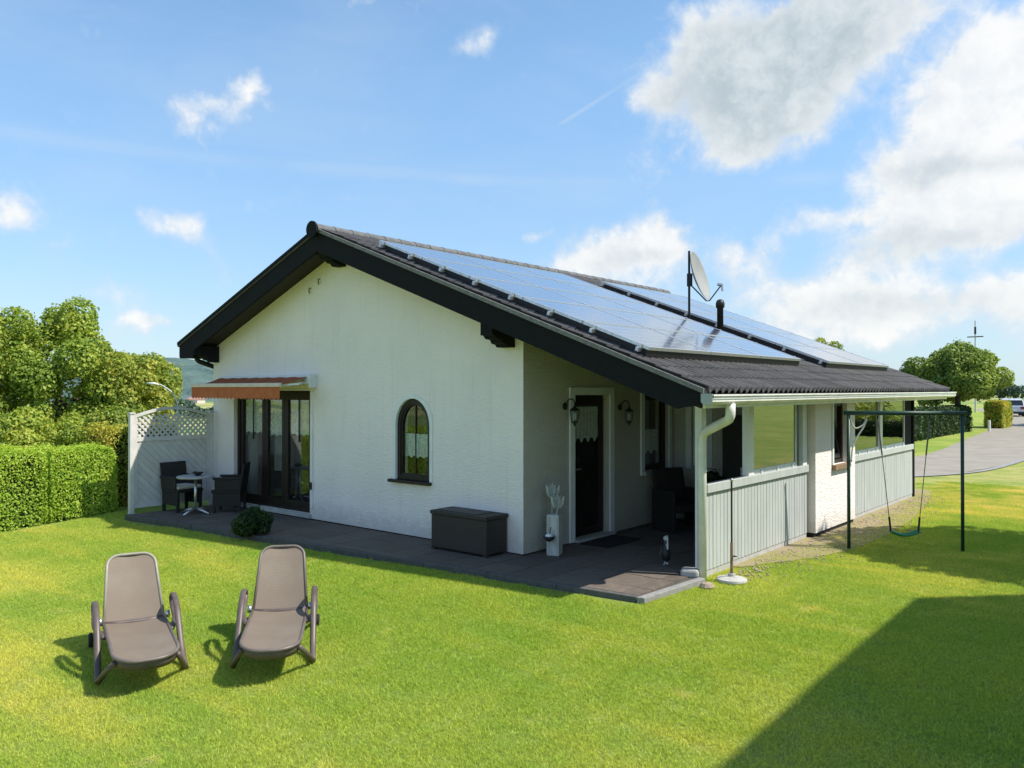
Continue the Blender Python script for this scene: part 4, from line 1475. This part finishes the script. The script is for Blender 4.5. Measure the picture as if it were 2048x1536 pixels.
# parasol base
pb = thing('parasol_stand', 'round white concrete parasol base with a thin dark pole by the grey parapet', 'parasol stand', (2.58, .62, -.06))
MB().lathe([(.165, 0), (.175, .02), (.17, .045), (.10, .06), (.045, .07), (.04, .10), (0, .10)], (0, 0, 0), 28).build('base', M['concrete'], pb, smooth=False, bevel=.004)
MB().tube([(0, 0, .10), (0, 0, .45)], .018, 10).build('socket', M['oak'], pb)
MB().tube([(0, 0, .45), (0, 0, 1.16)], .011, 10).build('pole', M['dark_metal'], pb)
MB().lathe([(.018, 1.155), (.02, 1.175), (.01, 1.19)], (0, 0, 0), 10).build('pole_tip', M['steel'], pb)
MB().tube([(.018, 0, .30), (.06, 0, .30)], .008, 8).build('screw', M['dark_metal'], pb)

# things in the porch
ac = thing('wicker_armchair', 'dark wicker armchair under the porch window', 'armchair', (.62, 3.05, 0), R(-25))
MB().box((-.28, -.28, .30), (.28, .28, .42)).build('seat', M['wicker'], ac, bevel=.02)
MB().prism([(-.28, -.28, .42), (-.20, -.28, .42), (-.30, -.28, .92), (-.36, -.28, .92)], (0, .56, 0)).build('backrest', M['wicker'], ac, bevel=.02)
for s in (-1, 1):
    MB().box((-.28, s * .31 - .03, .0), (.28, s * .31 + .03, .62)).build('armrest', M['wicker'], ac, bevel=.02)
cb = thing('porch_cupboard', 'dark cupboard in the shaded back corner of the porch', 'cupboard', (1.45, 3.70, 0))
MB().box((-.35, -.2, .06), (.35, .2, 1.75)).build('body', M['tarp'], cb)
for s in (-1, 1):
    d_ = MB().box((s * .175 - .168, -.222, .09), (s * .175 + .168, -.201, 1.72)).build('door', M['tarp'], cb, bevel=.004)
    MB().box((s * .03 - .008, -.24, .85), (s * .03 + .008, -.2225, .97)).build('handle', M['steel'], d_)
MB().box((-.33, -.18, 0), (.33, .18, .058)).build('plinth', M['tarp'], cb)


def put_leaves(name, P, Nn, size, m, parent=None, asp=.62, kind=None, droop=.0):
    """one small four-cornered leaf at each point"""
    n = len(P)
    Nn = Nn / np.linalg.norm(Nn, axis=1, keepdims=True)
    h = rng.normal(size=(n, 3))
    t = np.cross(Nn, h); t /= np.linalg.norm(t, axis=1, keepdims=True) + 1e-9
    b = np.cross(Nn, t)
    s = (size * rng.uniform(.6, 1.25, n))[:, None]
    V = np.empty((n, 4, 3))
    V[:, 0] = P - t * s * .5
    V[:, 1] = P + b * s * .5 * asp + Nn * s * .08
    V[:, 2] = P + t * s * .5 - Nn * s * .06
    V[:, 3] = P - b * s * .5 * asp + Nn * s * .08
    F = np.arange(4 * n).reshape(n, 4)
    o = put(name, fast_mesh(name, V.reshape(-1, 3), F, m), parent)
    if kind:
        o['kind'] = kind
    return o


pt_ = thing('potted_plant', 'leafy potted plant in the dark porch beside the cupboard', 'potted plant', (1.0, 3.35, 0))
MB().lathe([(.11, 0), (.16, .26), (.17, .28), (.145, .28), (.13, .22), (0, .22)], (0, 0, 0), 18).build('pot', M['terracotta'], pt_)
P = rng.normal(size=(420, 3)); P /= np.linalg.norm(P, axis=1, keepdims=True)
put_leaves('foliage', P * (rng.uniform(.5, 1, (420, 1)) * np.array([[.24, .24, .34]])) + (0, 0, .62), P + (0, 0, .4), .11, M['bush'], pt_)
MB().tube([(0, 0, .22), (.01, 0, .45), (0, .02, .7)], .012, 6).build('stem', M['bark'], pt_)
dm_ = MB().box((.10, 1.1, .004), (.58, 1.95, .018)).build('door_mat', M['mat_dark'], None, bevel=.004)
tag(dm_, 'dark door mat on the porch floor in front of the glazed door', 'door mat')


# ------------------------------------------------------------------ sun loungers
def lounger(loc, rz, label, rim, size=1):
    o = thing('sun_lounger', label, 'sun lounger', loc, rz, 'taupe sun loungers on the lawn')
    L, hw, zs = 1.22, .265, .30
    def outline(x0, x1, w0, w1, r, z, n=7):
        """U from one rear corner round the front to the other"""
        pts = [(x0, -w0, z)]
        for sgn, a0 in ((-1, -90), (1, 0)):
            for k in range(n + 1):
                a = R(a0 + 90 * k / n)
                cx, cy = x1 - r, sgn * (w1 - r)
                pts.append((cx + r * math.cos(a), cy + r * math.sin(a), z))
        pts.append((x0, w0, z))
        return pts
    sp_ = outline(.0, L, hw, hw - .01, .20, zs)
    sp_ = [(x, y, z + .015 * math.sin(max(0, x) / L * math.pi) - (.03 * max(0, (x - .95)) / .27)) for x, y, z in sp_]
    MB().tube(sp_, .016, 10).build('seat_frame', M[rim if rim == 'rim_light' else 'rim_light'], o, smooth=True)
    # deep apron under the rim
    g = MB(); lo = [(x * .985, y * .97, z - .085) for x, y, z in sp_]
    g.sheet([[(x * .995, y * .99, z) for x, y, z in sp_], lo])
    g.build('apron', M['lounger'], o, solid=.012, smooth=True)
    half = len(sp_) // 2
    rows = []
    for k in range(half):
        a, b = Vector(sp_[k]), Vector(sp_[-1 - k])
        rows.append([a.lerp(b, t) + Vector((0, 0, -.022 * math.sin(math.pi * t) + .006)) for t in np.linspace(0, 1, 11)])
    MB().sheet(rows).build('seat_sling', M['sling'], o, smooth=True)
    # raised back
    tilt = R(57)
    ct, sn = math.cos(tilt), math.sin(tilt)
    bm = Matrix(((-ct, 0, sn, .0), (0, 1, 0, 0), (sn, 0, ct, zs), (0, 0, 0, 1)))
    bp = outline(.0, .675, hw - .005, hw - .045, .12, 0)
    bp = [(x, y + (0 if x > .1 else 0), .03 * math.sin(x / .675 * math.pi)) for x, y, _ in bp]
    MB(bm).tube(bp, .0145, 10).build('back_frame', M[rim], o, smooth=True)
    half = len(bp) // 2
    rows = []
    for k in range(half):
        a, b = Vector(bp[k]), Vector(bp[-1 - k])
        rows.append([a.lerp(b, t) + Vector((0, 0, -.02 * math.sin(math.pi * t) + .004)) for t in np.linspace(0, 1, 11)])
    MB(bm).sheet(rows).build('back_sling', M['sling'], o, smooth=True)
    for s in (-1, 1):
        w1 = s * (hw + .075)
        MB().lathe([(.0, -.02), (.035, -.018), (.038, .018), (0, .02)], (0.0, s * (hw + .03), zs + .02), 14, 'Y').build('hinge_knob', M['steel'], o, smooth=True)
        path = spline([(.42, s * (hw + .01), zs - .02), (.20, w1, zs + .02), (.04, w1, zs + .10), (-.03, w1, zs + .16), (.03, w1, zs + .215), (.15, w1, zs + .215), (.34, w1, zs + .13), (.60, w1 * 1.01, .14), (.80, w1 * 1.03, .015)], 6)
        arm = MB(); arm.tube(path, .028, 12, flat=.6)
        arm.build('armrest', M['lounger'], o, smooth=True)
        MB().tube([(.79, w1 * 1.03, .018), (.93, s * (hw + .03), .14), (1.10, s * (hw - .02), zs - .05)], [.027, .024, .024], 10).build('front_leg', M['lounger'], o, smooth=True)
        MB().tube(spline([(.25, s * (hw + .0), zs - .04), (-.05, s * (hw + .03), .20), (-.32, s * (hw + .05), .07)], 5), .024, 10).build('rear_leg', M['lounger'], o, smooth=True)
        wh = MB(); wh.lathe([(.0, -.02), (.06, -.02), (.07, -.012), (.07, .012), (.06, .02), (0, .02)], (-.34, s * (hw + .09), .07), 18, 'Y')
        wh.build('wheel', M['rubber'], o, smooth=False)
    MB().tube([(-.34, -.34, .07), (-.34, .34, .07)], .01, 8).build('axle', M['dark_metal'], o)
    MB().tube([(.0, -hw, zs - .006), (.0, -hw * .5, zs - .014), (.0, hw * .5, zs - .014), (.0, hw, zs - .006)], .024, 10).build('hinge_bar', M['lounger'], o, smooth=True)
    MB().bar((-.30, 0, .62), (-.02, 0, .28), .03, .02).build('back_prop', M['lounger'], o)
    o.scale = (size, size, size)
    return o


l1 = (-.99, -4.57)
lounger((l1[0], l1[1], gz(*l1)), math.atan2(-.341, .94), 'taupe sun lounger whose back rim is coloured pale as if sunlit', 'rim_pale', .98)
l2 = (-.07, -3.60)
lounger((l2[0], l2[1], gz(*l2)), math.atan2(-.62, .785), 'taupe sun lounger with an all-brown rim round its back', 'rim_light', .95)

# ------------------------------------------------------------------ swing
A_, B_ = Vector((3.0, 3.43, 0)), Vector((4.24, 4.25, 0))
sw = thing('swing_set', 'dark green metal swing frame of two posts and a crossbar', 'swing frame', (3.0, 3.43, -.1))
D_ = B_ - A_
for p in (Vector((0, 0, 0)), D_):
    MB().tube([p + Vector((0, 0, -.1)), p + Vector((0, 0, 1.90))], .023, 12).build('post', M['green_metal'], sw, smooth=True)
MB().tube([D_.normalized() * -.06 + Vector((0, 0, 1.925)), D_ + D_.normalized() * .06 + Vector((0, 0, 1.925))], .030, 12).build('crossbar', M['green_metal'], sw, smooth=True)
for t in (.26, .72):
    MB().tube([D_ * t + Vector((0, 0, 1.90)), D_ * t + Vector((0, 0, 1.85))], .012, 8).build('hook', M['green_metal'], sw)
sg = thing('swing', 'green plastic swing seat hanging on grey ropes from the dark green frame', 'swing', (3.0, 3.43, -.1))
ta, tb_ = D_ * .26, D_ * .72
sa, sb = D_ * .385, D_ * .60
dn = D_.normalized()
cr = Vector((-dn.y, dn.x, 0))
rows = []
for k in range(13):
    t = k / 12
    c = sa.lerp(sb, t) + dn * (t - .5) * .06
    z = .285 - .055 * math.sin(math.pi * t)
    rows.append([tuple(c + cr * u + Vector((0, 0, z + .02 * abs(u) / .08))) for u in (-.08, -.04, 0, .04, .08)])
MB().sheet(rows).build('seat', M['swing_green'], sg, solid=.022, smooth=True)
for a, b in ((ta, sa - dn * .02), (tb_, sb + dn * .02)):
    MB().tube([a + Vector((0, 0, 1.855)), a.lerp(b, .28) + Vector((0, 0, 1.43)), b + Vector((0, 0, .30))], .0055, 6).build('rope', M['rope'], sg)
    MB().tube([a.lerp(b, .04) + Vector((0, 0, 1.80)), a.lerp(b, .34) + Vector((0, 0, 1.35))], .011, 8).build('grip_tube', M['rope'], sg)
    MB().tube([a.lerp(b, .88) + Vector((0, 0, .50)), b + Vector((0, 0, .30))], .014, 8).build('rope_knot', M['dark_metal'], sg)
wr = MB().tube(spline([(.02, 0, 1.86), (.07, .04, 1.72), (.16, .10, 1.76), (.20, .13, 1.84), (.17, .11, 1.74), (.10, .06, 1.60), (.05, .02, 1.46), (.035, .0, 1.25)], 6), .012, 8).build('hanging_rope', M['white_rope'], None, smooth=True)
wr.location = (3.0, 3.43, -.1)
tag(wr, 'loose white rope tied to the left post of the swing frame', 'rope')


# ------------------------------------------------------------------ plants
def box_leaves(x0, y0, z0, x1, y1, z1, n, jit=.05):
    ax = np.array([x1 - x0, y1 - y0, z1 - z0])
    areas = np.array([ax[1] * ax[2], ax[1] * ax[2], ax[0] * ax[2], ax[0] * ax[2], ax[0] * ax[1]])
    f = rng.choice(5, n, p=areas / areas.sum())
    P = rng.uniform(0, 1, (n, 3)) * ax + (x0, y0, z0)
    Nn = np.zeros((n, 3))
    for k, (i, v, s) in enumerate(((0, x0, -1), (0, x1, 1), (1, y0, -1), (1, y1, 1), (2, z1, 1))):
        q = f == k
        P[q, i] = v
        Nn[q, i] = s
    return P, Nn


def hedge(name, x0, y0, x1, y1, zb, zt, n, leaf, m, label, group=None, lean=0):
    o = thing(name, label, 'hedge', ((x0 + x1) / 2, (y0 + y1) / 2, zb), 0, group)
    a, b = (x1 - x0) / 2, (y1 - y0) / 2
    h = zt - zb
    P, Nn = box_leaves(-a, -b, 0, a, b, h, n)
    lump = .06 * np.sin(P[:, 1] * 2.3 + 1) * np.sin(P[:, 2] * 4 + P[:, 1]) + .05 * np.sin(P[:, 1] * 5.1 + P[:, 0] * 3)
    # slightly rounded top edges and a worn foot
    k = np.clip((P[:, 2] - (h - .16)) / .16, 0, 1)[:, None] * np.array([[.08, .08, 0]])
    P -= Nn * (np.abs(rng.normal(0, .055, n)) - .025 - lump * .6 - np.where(rng.uniform(size=n) < .05, rng.uniform(.02, .07, n), 0))[:, None] + np.sign(P) * k * .8
    thin = (P[:, 2] < .12) & (rng.uniform(size=n) < .55)
    P, Nn = P[~thin], Nn[~thin]
    Nn = Nn + rng.normal(size=Nn.shape) * .75 + (0, 0, .25)
    put_leaves('foliage', P, Nn, leaf, m, o, .55)
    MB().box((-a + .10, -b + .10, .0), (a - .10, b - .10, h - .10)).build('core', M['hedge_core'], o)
    return o


hedge('hedge', -9.45, -2.56, -8.42, -1.42, -.20, 1.10, 30000, .045, M['hedge'], 'short clipped bright green hedge block beside the privacy screen, right of the dark seam', 'clipped hedge blocks along the lawn')
hedge('hedge', -9.55, -12.0, -8.46, -2.60, -.42, 1.10, 130000, .045, M['hedge'], 'long clipped bright green hedge along the lawn running out of the picture', 'clipped hedge blocks along the lawn')
hedge('hedge', -9.95, -1.45, -8.85, .0, -.15, 1.42, 16000, .06, M['hedge_old'], 'yellowing rounded hedge behind the privacy screen post')
hedge('hedge', -3.5, 21.5, -2.3, 40.6, -.1, 1.25, 26000, .13, M['hedge_dark'], 'dark hedge along the far side of the road under the round tree')
hedge('hedge', -2.4, 44.5, -1.5, 47.5, -.1, 1.45, 9000, .13, M['hedge_old'], 'yellowish clipped hedge block beside the parked cars up the road')

hedge('hedge', 5.5, 32.0, 11.2, 33.0, -.06, .62, 7000, .10, M['hedge_dark'], 'low dark hedge across the road, showing only as a reflection in the side glazing')


def tree(name, x, y, puffs, n, leaf, m, label, trunk=None, group=None, cat='tree', up=.25, zb=None):
    """puffs: (dx, dy, dz, rx, rz) clumps of leaves about the trunk foot"""
    z0 = gz(x, y) if zb is None else zb
    o = thing(name, label, cat, (x, y, z0), 0, group)
    pf = np.array(puffs, float)
    wgt = pf[:, 3] ** 2
    k = rng.choice(len(pf), n, p=wgt / wgt.sum())
    d = rng.normal(size=(n, 3)); d /= np.linalg.norm(d, axis=1, keepdims=True)
    rad = 1 - np.abs(rng.normal(0, .16, n))
    rag = 1 + .18 * np.sin(d[:, 0] * 7 + k) * np.sin(d[:, 1] * 6 + k * 2) * np.sin(d[:, 2] * 5 + k)
    stray = np.where(rng.uniform(size=n) < .04, rng.uniform(1.0, 1.22, n), 1.0)
    P = pf[k, :3] + d * (rad * rag * stray)[:, None] * np.stack([pf[k, 3], pf[k, 3], pf[k, 4]], -1)
    keep = P[:, 2] > .05
    Nn = d * .9 + rng.normal(size=(n, 3)) * .7 + (0, 0, up)
    put_leaves('crown', P[keep], Nn[keep], leaf, m, o, .7)
    if trunk:
        h, r = trunk
        MB().tube([(0, 0, -.2), (.03, .02, h * .5), (0, 0, h)], [r * 1.25, r, r * .6], 10).build('trunk', M['bark'], o, smooth=True)
        for j in range(min(7, len(pf))):
            q = pf[(j * 3) % len(pf)]
            MB().tube([(0, 0, h * .8), (q[0] * .5, q[1] * .5, h * .8 + (q[2] - h * .8) * .6), (q[0] * .9, q[1] * .9, q[2])], [r * .55, r * .35, r * .1], 7).build('limb', M['bark'], o)
    return o


def clumps(n, rx, rz, zc, pr, seed, flat=1.0, lo=-1):
    g = np.random.default_rng(seed)
    out = [(0, 0, zc, rx * .72, rz * .72)]
    for _ in range(n):
        d = g.normal(size=3); d /= np.linalg.norm(d)
        if d[2] < lo:
            d[2] = -d[2]
        k = g.uniform(.72, 1.0)
        r = pr * g.uniform(.65, 1.3)
        out.append((d[0] * rx * k, d[1] * rx * k, zc + d[2] * rz * k, r, r * flat))
    return out


GL = 'bushy trees behind the clipped hedge'
tree('garden_tree', -12.35, -.95, clumps(62, 1.15, 2.05, 2.25, .36, 3), 60000, .08, M['tree_l'], 'tallest bushy tree with yellow-green crown behind the clipped hedge', (2.6, .10), GL)
tree('garden_tree', -11.75, .35, clumps(50, .95, 1.5, 1.85, .34, 5), 44000, .08, M['tree_m'], 'lower bushy tree with orange-tinted leaves behind the privacy screen', (2.0, .09), GL)
tree('garden_tree', -12.6, -2.75, clumps(48, .85, 1.95, 2.25, .34, 8), 42000, .08, M['tree_m'], 'loose bushy tree cut by the left picture edge behind the hedge', (2.4, .09), GL)
tree('garden_shrub', -11.0, -1.75, clumps(30, .85, .8, .95, .30, 9), 24000, .075, M['tree_l'], 'dark lower shrub right behind the long hedge', (.8, .05), None, 'shrub')
tree('garden_shrub', -10.8, -.35, clumps(16, .70, .72, .85, .36, 12), 20000, .075, M['tree_m'], 'shrub between the yellowing hedge and the bushy trees', (.7, .05), None, 'shrub')
tree('valley_tree', -17.2, 3.2, clumps(14, .9, .75, 1.1, .42, 15), 6000, .15, M['tree_l'], 'small bright green tree beyond the privacy screen beside the street lamp', (1.0, .06))

tree('round_tree', -3.0, 40.6, clumps(64, 2.2, 1.35, 2.8, .62, 21, .9, -.7), 62000, .16, M['tree_r'], 'round-headed tree standing over the dark roadside hedge beyond the house', (2.6, .16), None, 'tree', .45)
tree('far_tree', -12.8, 48.6, clumps(14, 1.1, 1.3, 4.3, .6, 25), 9000, .16, M['tree_m'], 'treetop just showing above the far solar panels', (4.2, .12))
tree('bush', -4.02, -1.40, clumps(14, .19, .15, .22, .13, 31), 5200, .045, M['bush'], 'small dark round bush at the terrace edge', None, None, 'bush')
# trees beyond the right picture edge, whose shade falls on the lawn and the road
tree('shade_tree', 8.3, 6.3, clumps(38, 1.65, 1.25, 5.0, .7, 41, .9), 15000, .17, M['tree_r'], 'leafy tree out of frame to the right whose shade lies under the swing', (4.2, .13))
tree('shade_tree', 2.7, 52.3, clumps(24, 2.3, 1.7, 3.9, .95, 43), 9000, .26, M['tree_r'], 'leafy tree out of frame beside the road whose shade crosses the asphalt', (3.2, .15))
tree('distant_tree', -18, 152, clumps(10, 3.0, 1.7, 2.4, 1.3, 51), 3000, .45, M['woodland'], 'tall blue-green tree on the skyline just right of the round tree', (2.2, .2), None, zb=-.1)
tree('distant_tree', -12.5, 158, clumps(10, 3.0, 1.4, 1.9, 1.2, 52), 3000, .45, M['woodland'], 'low blue-green tree on the skyline above the white car', (1.8, .2), None, zb=-.1)

tree('garden_shrub', 7.2, 34.6, clumps(16, 1.5, .6, .8, .45, 61), 4000, .12, M['tree_l'], 'pale shrub across the road, reflected in the far side glazing behind the low hedge', None, None, 'shrub')
tree('garden_shrub', 10.2, 34.9, clumps(14, 1.1, .75, .9, .4, 62), 3500, .12, M['tree_m'], 'olive shrub across the road at the end of the low dark hedge', None, None, 'shrub')

# ------------------------------------------------------------------ valley and far hill
def hill():
    g = MB()
    c = Vector((-790, 409, 0))
    d = Vector((-.889, .460, 0)); p = Vector((-d.y, d.x, 0))
    r2 = np.random.default_rng(4)
    rows = []
    NU, NV = 150, 26
    for j in range(NV):
        t = j / (NV - 1)
        row = []
        for i in range(NU):
            s = -1 + 2 * i / (NU - 1)
            q = c + p * (s * 700) + d * ((t - .4) * 420)
            top = 38 - 14 * (s * 4 + .05) ** 2 * (.25 if s < 0 else .9) + 3 * math.sin(s * 17)
            h = max(-9, -9 + (top + 9) * math.sin(min(1, t * 1.35) * math.pi / 2))
            h += r2.uniform(-1.6, 1.6) * (1 if 0 < j else 0)
            row.append((q.x, q.y, h))
        rows.append(row)
    g.sheet(rows)
    tag(g.build('forest_hill', M['forest'], None), kind='structure')


hill()
n = 5200
u = rng.uniform(-60, 60, n); v = rng.uniform(0, 26, n)
d_ = np.array([-.889, .460]); p_ = np.array([-.460, -.889])
cx = np.array([-258, 134])
P = np.zeros((n, 3))
P[:, :2] = cx + np.outer(u, p_) + np.outer(v, d_)
P[:, 2] = -8.1 + rng.uniform(0, 1, n) ** .6 * (5.2 + 1.4 * np.sin(u * .21) + 1.0 * np.sin(u * .53 + 1))
tag(put_leaves('valley_wood', P, rng.normal(size=(n, 3)) + (0, 0, .6), 1.5, M['woodland'], None, .8), kind='stuff')
fh = thing('far_house', 'tiny pale house with reddish roof in the valley above the screen', 'house', (-560, 301, -8.1), .3)
MB().box((-5, -4, 0), (5, 4, 2.8)).build('wall', M['far_wall'], fh)
MB().prism([(-5.5, -4.6, 2.8), (-5.5, 4.6, 2.8), (-5.5, 0, 4.8)], (11, 0, 0)).build('roof', M['far_roof'], fh)

# garden lamp behind the screen
slp = thing('garden_lamp', 'thin pale garden lamp with curved arm rising behind the privacy screen', 'garden lamp', (-8.5, -.24, gz(-8.5, -.24)))
MB().tube([(0, 0, 0), (0, 0, 1.86)], [.022, .017], 10).build('pole', M['lamp_pole'], slp)
MB().tube(spline([(0, 0, 1.86), (-.02, -.015, 2.0), (-.10, -.085, 2.17), (-.24, -.20, 2.29), (-.30, -.25, 2.31)], 6), .013, 8).build('curved_arm', M['lamp_pole'], slp, smooth=True)
MB().tube([(-.28, -.235, 2.305), (-.35, -.295, 2.325), (-.46, -.385, 2.335)], [.018, .042, .022], 10, flat=.6).build('lamp_head', M['white_paint'], slp, smooth=True)

# utility pole and roadside post
up_ = thing('utility_pole', 'thin utility pole with short crossarms rising above the round tree', 'utility pole', (-9.3, 80.5, -.1))
MB().tube([(0, 0, 0), (0, 0, 8.9)], [.09, .06], 8).build('pole', M['lamp_pole'], up_)
MB().box((-.08, -.08, 7.6), (.08, .08, 8.3)).build('transformer', M['dark_metal'], up_)
MB().bar((-.7, .1, 7.35), (.7, -.1, 7.35), .10, .10).build('crossarm', M['bark'], up_)
mp = MB().tube([(0, 0, 0), (0, 0, .62)], .07, 10).build('marker_post', M['white_paint'], None)
mp.location = (-1.55, 40.9, -.1)
tag(mp, 'small white marker post at the road edge by the end of the dark hedge', 'post')


# ------------------------------------------------------------------ parked cars
def car(x, y, rz, paint, label):
    o = thing('parked_car', label, 'car', (x, y, -.09), rz, 'cars parked up the road')
    # side profile (x forward), body of varying width
    prof = [(-2.05, .35), (-2.1, .62), (-2.06, .92), (-1.5, .98), (-.2, .96), (.8, .92), (1.7, .78), (2.05, .62), (2.08, .34)]
    g = MB()
    wid = lambda z: .86 if z > .5 else .84
    ring_l = [(px_, -wid(pz), pz) for px_, pz in prof]; ring_r = [(px_, wid(pz), pz) for px_, pz in prof]
    g.prism(ring_l, (0, 1.71, 0))
    g.build('body', M[paint], o, bevel=.06)
    cab = [(-1.95, .93), (-1.62, 1.34), (-1.2, 1.46), (-.1, 1.46), (.35, 1.36), (1.0, .92)]
    c = MB()
    a = [c.pt((px_, -(.80 - max(0, pz - .95) * .28), pz)) for px_, pz in cab]
    b = [c.pt((px_, (.80 - max(0, pz - .95) * .28), pz)) for px_, pz in cab]
    m_ = len(a)
    c.f.append(a); c.f.append(b[::-1])
    for k in range(m_):
        c.f.append([a[k], b[k], b[(k + 1) % m_], a[(k + 1) % m_]])
    c.build('cabin', M['black_glass'], o)
    rf = MB().prism([(-1.66, -.69, 1.345), (-1.2, -.66, 1.468), (-.1, -.66, 1.468), (.36, -.68, 1.37), (.34, -.68, 1.40), (-.1, -.66, 1.50), (-1.22, -.66, 1.50), (-1.68, -.69, 1.375)], (0, 1.36, 0)).build('roof', M[paint], o)
    for sx in (-1.3, 1.32):
        for sy in (-1, 1):
            MB().lathe([(.0, -.1), (.28, -.1), (.31, -.06), (.31, .06), (.28, .1), (0, .1)], (sx, sy * .78, .31), 20, 'Y').build('wheel', M['rubber'], o)
    for sy in (-1, 1):
        MB().box((-2.125, sy * .66 - .14, .66), (-2.09, sy * .66 + .14, .86)).build('tail_light', M['tail_red'], o)
        MB().bar((-1.97, sy * .765, .93), (-1.62, sy * .70, 1.36), .06, .05).build('rear_pillar', M[paint], o)
    MB().box((-2.135, -.27, .50), (-2.10, .27, .60)).build('number_plate', M['white_paint'], o)
    MB().box((-2.16, -.80, .28), (-2.02, .80, .42)).build('bumper', M['rubber'], o)
    return o


car(-4.85, 70.0, R(103), 'car_paint', 'silver hatchback parked at the end of the road beside the hedge')
car(-3.4, 76.0, R(103), 'car_paint2', 'white car cut by the right picture edge behind the silver one')

# building beyond the right picture edge whose shade lies across the lawn
nb = thing('neighbour_house', 'flat-roofed neighbouring building out of frame to the right whose shade crosses the lawn', 'building', (0, 0, 0))
hb = 6.1
outl = [(8.79, -3.2), (8.69, 3.26), (9.53, 4.15), (10.5, 5.2), (15, 5.2), (15, -3.2)]
MB().prism([(x, y, hb) for x, y in outl], (0, 0, .18)).build('roof', M['black_wood'], nb)
MB().prism([(x + (.35 if x < 15 else -.3), y + (.3 if y < 0 else -.35), -.8) for x, y in outl], (0, 0, hb + .799)).build('wall', M['oak'], nb)


# ------------------------------------------------------------------ grass
def grass():
    protos = bpy.data.collections.new('grass_tufts')
    half = .17
    for k in range(8):
        n = 1150
        P = np.zeros((n, 3))
        P[:, :2] = rng.uniform(-half - .02, half + .02, (n, 2))
        h = rng.uniform(.012, .030, n) * np.where(rng.uniform(size=n) < .06, 1.5, 1)
        a = rng.uniform(0, 2 * np.pi, n)
        wd = rng.uniform(.0018, .0036, n)
        lean = rng.normal(0, .6, (n, 2))
        V = np.empty((n, 3, 3))
        side = np.stack([np.cos(a), np.sin(a), np.zeros(n)], -1) * wd[:, None]
        V[:, 0] = P - side
        V[:, 1] = P + side
        tip = P.copy(); tip[:, :2] += lean * h[:, None]; tip[:, 2] = h
        V[:, 2] = tip
        V[:, :2, 2] -= .006
        me = fast_mesh('grass_tuft', V.reshape(-1, 3), np.arange(3 * n).reshape(n, 3), M['blade'])
        protos.objects.link(bpy.data.objects.new('grass_tuft', me))
    pts, tilts = [], []
    st_ = .25
    cx_, cy_ = 6.621, -8.112
    fw = np.array([-math.sin(.6986), math.cos(.6986)])
    rt = np.array([math.cos(.6986), math.sin(.6986)])
    for x in np.arange(-8.6, 8, st_):
        for y in np.arange(-9, 15.5, st_):
            px, py = x + rng.uniform(-.07, .07), y + rng.uniform(-.07, .07)
            e = np.array([px - cx_, py - cy_])
            f, r_ = e @ fw, e @ rt
            if f < 2.6 or abs(r_) > f * .68 + 1.0:
                continue
            ed = -1.75 + (px + 7.42) * (.88 / 9.64)
            if -7.6 < px < 2.36 and py > ed - .12 and py < 11:
                continue
            if px < -7.45 and py > -1.35:
                continue
            lim = np.interp(py, [.3, 1.6, 3.2, 6, 9, 11.2], [2.36, 2.40, 2.85, 2.95, 2.65, 2.4])
            if py > -.9 and px < lim - abs(rng.normal(0, .35)):
                continue
            if py > 13.4 or px < -8.3:
                continue
            pts.append((px, py, gz(px, py)))
            tilts.append(((gz(px, py + .1) - gz(px, py - .1)) / .2, -(gz(px + .1, py) - gz(px - .1, py)) / .2, 0))
    me = bpy.data.meshes.new('grass')
    me.from_pydata(pts, [], [])
    me.materials.append(M['blade'])
    at = me.attributes.new('tilt', 'FLOAT_VECTOR', 'POINT')
    at.data.foreach_set('vector', np.array(tilts, dtype=np.float32).ravel())
    o = put('grass', me)
    tag(o, kind='stuff')
    ng = bpy.data.node_groups.new('scatter_grass', 'GeometryNodeTree')
    ng.interface.new_socket('Geometry', in_out='INPUT', socket_type='NodeSocketGeometry')
    ng.interface.new_socket('Geometry', in_out='OUTPUT', socket_type='NodeSocketGeometry')
    gi, go = ng.nodes.new('NodeGroupInput'), ng.nodes.new('NodeGroupOutput')
    ip = ng.nodes.new('GeometryNodeInstanceOnPoints')
    ci = ng.nodes.new('GeometryNodeCollectionInfo')
    ci.inputs['Collection'].default_value = protos
    ci.inputs['Separate Children'].default_value = True
    ci.inputs['Reset Children'].default_value = True
    rv = ng.nodes.new('FunctionNodeRandomValue'); rv.data_type = 'FLOAT_VECTOR'
    rv.inputs[0].default_value = (0, 0, 0); rv.inputs[1].default_value = (0, 0, 6.283)
    na = ng.nodes.new('GeometryNodeInputNamedAttribute'); na.data_type = 'FLOAT_VECTOR'
    na.inputs['Name'].default_value = 'tilt'
    ri = ng.nodes.new('GeometryNodeRotateInstances')
    ri.inputs['Local Space'].default_value = False
    ng.links.new(gi.outputs[0], ip.inputs['Points'])
    ng.links.new(ci.outputs[0], ip.inputs['Instance'])
    ip.inputs['Pick Instance'].default_value = True
    ng.links.new(rv.outputs[0], ip.inputs['Rotation'])
    ng.links.new(ip.outputs[0], ri.inputs['Instances'])
    ng.links.new(na.outputs[0], ri.inputs['Rotation'])
    ps_ = ng.nodes.new('GeometryNodeInputPosition')
    ng.links.new(ps_.outputs[0], ri.inputs['Pivot Point'])
    ng.links.new(ri.outputs[0], go.inputs[0])
    md = o.modifiers.new('scatter', 'NODES')
    md.node_group = ng


grass()
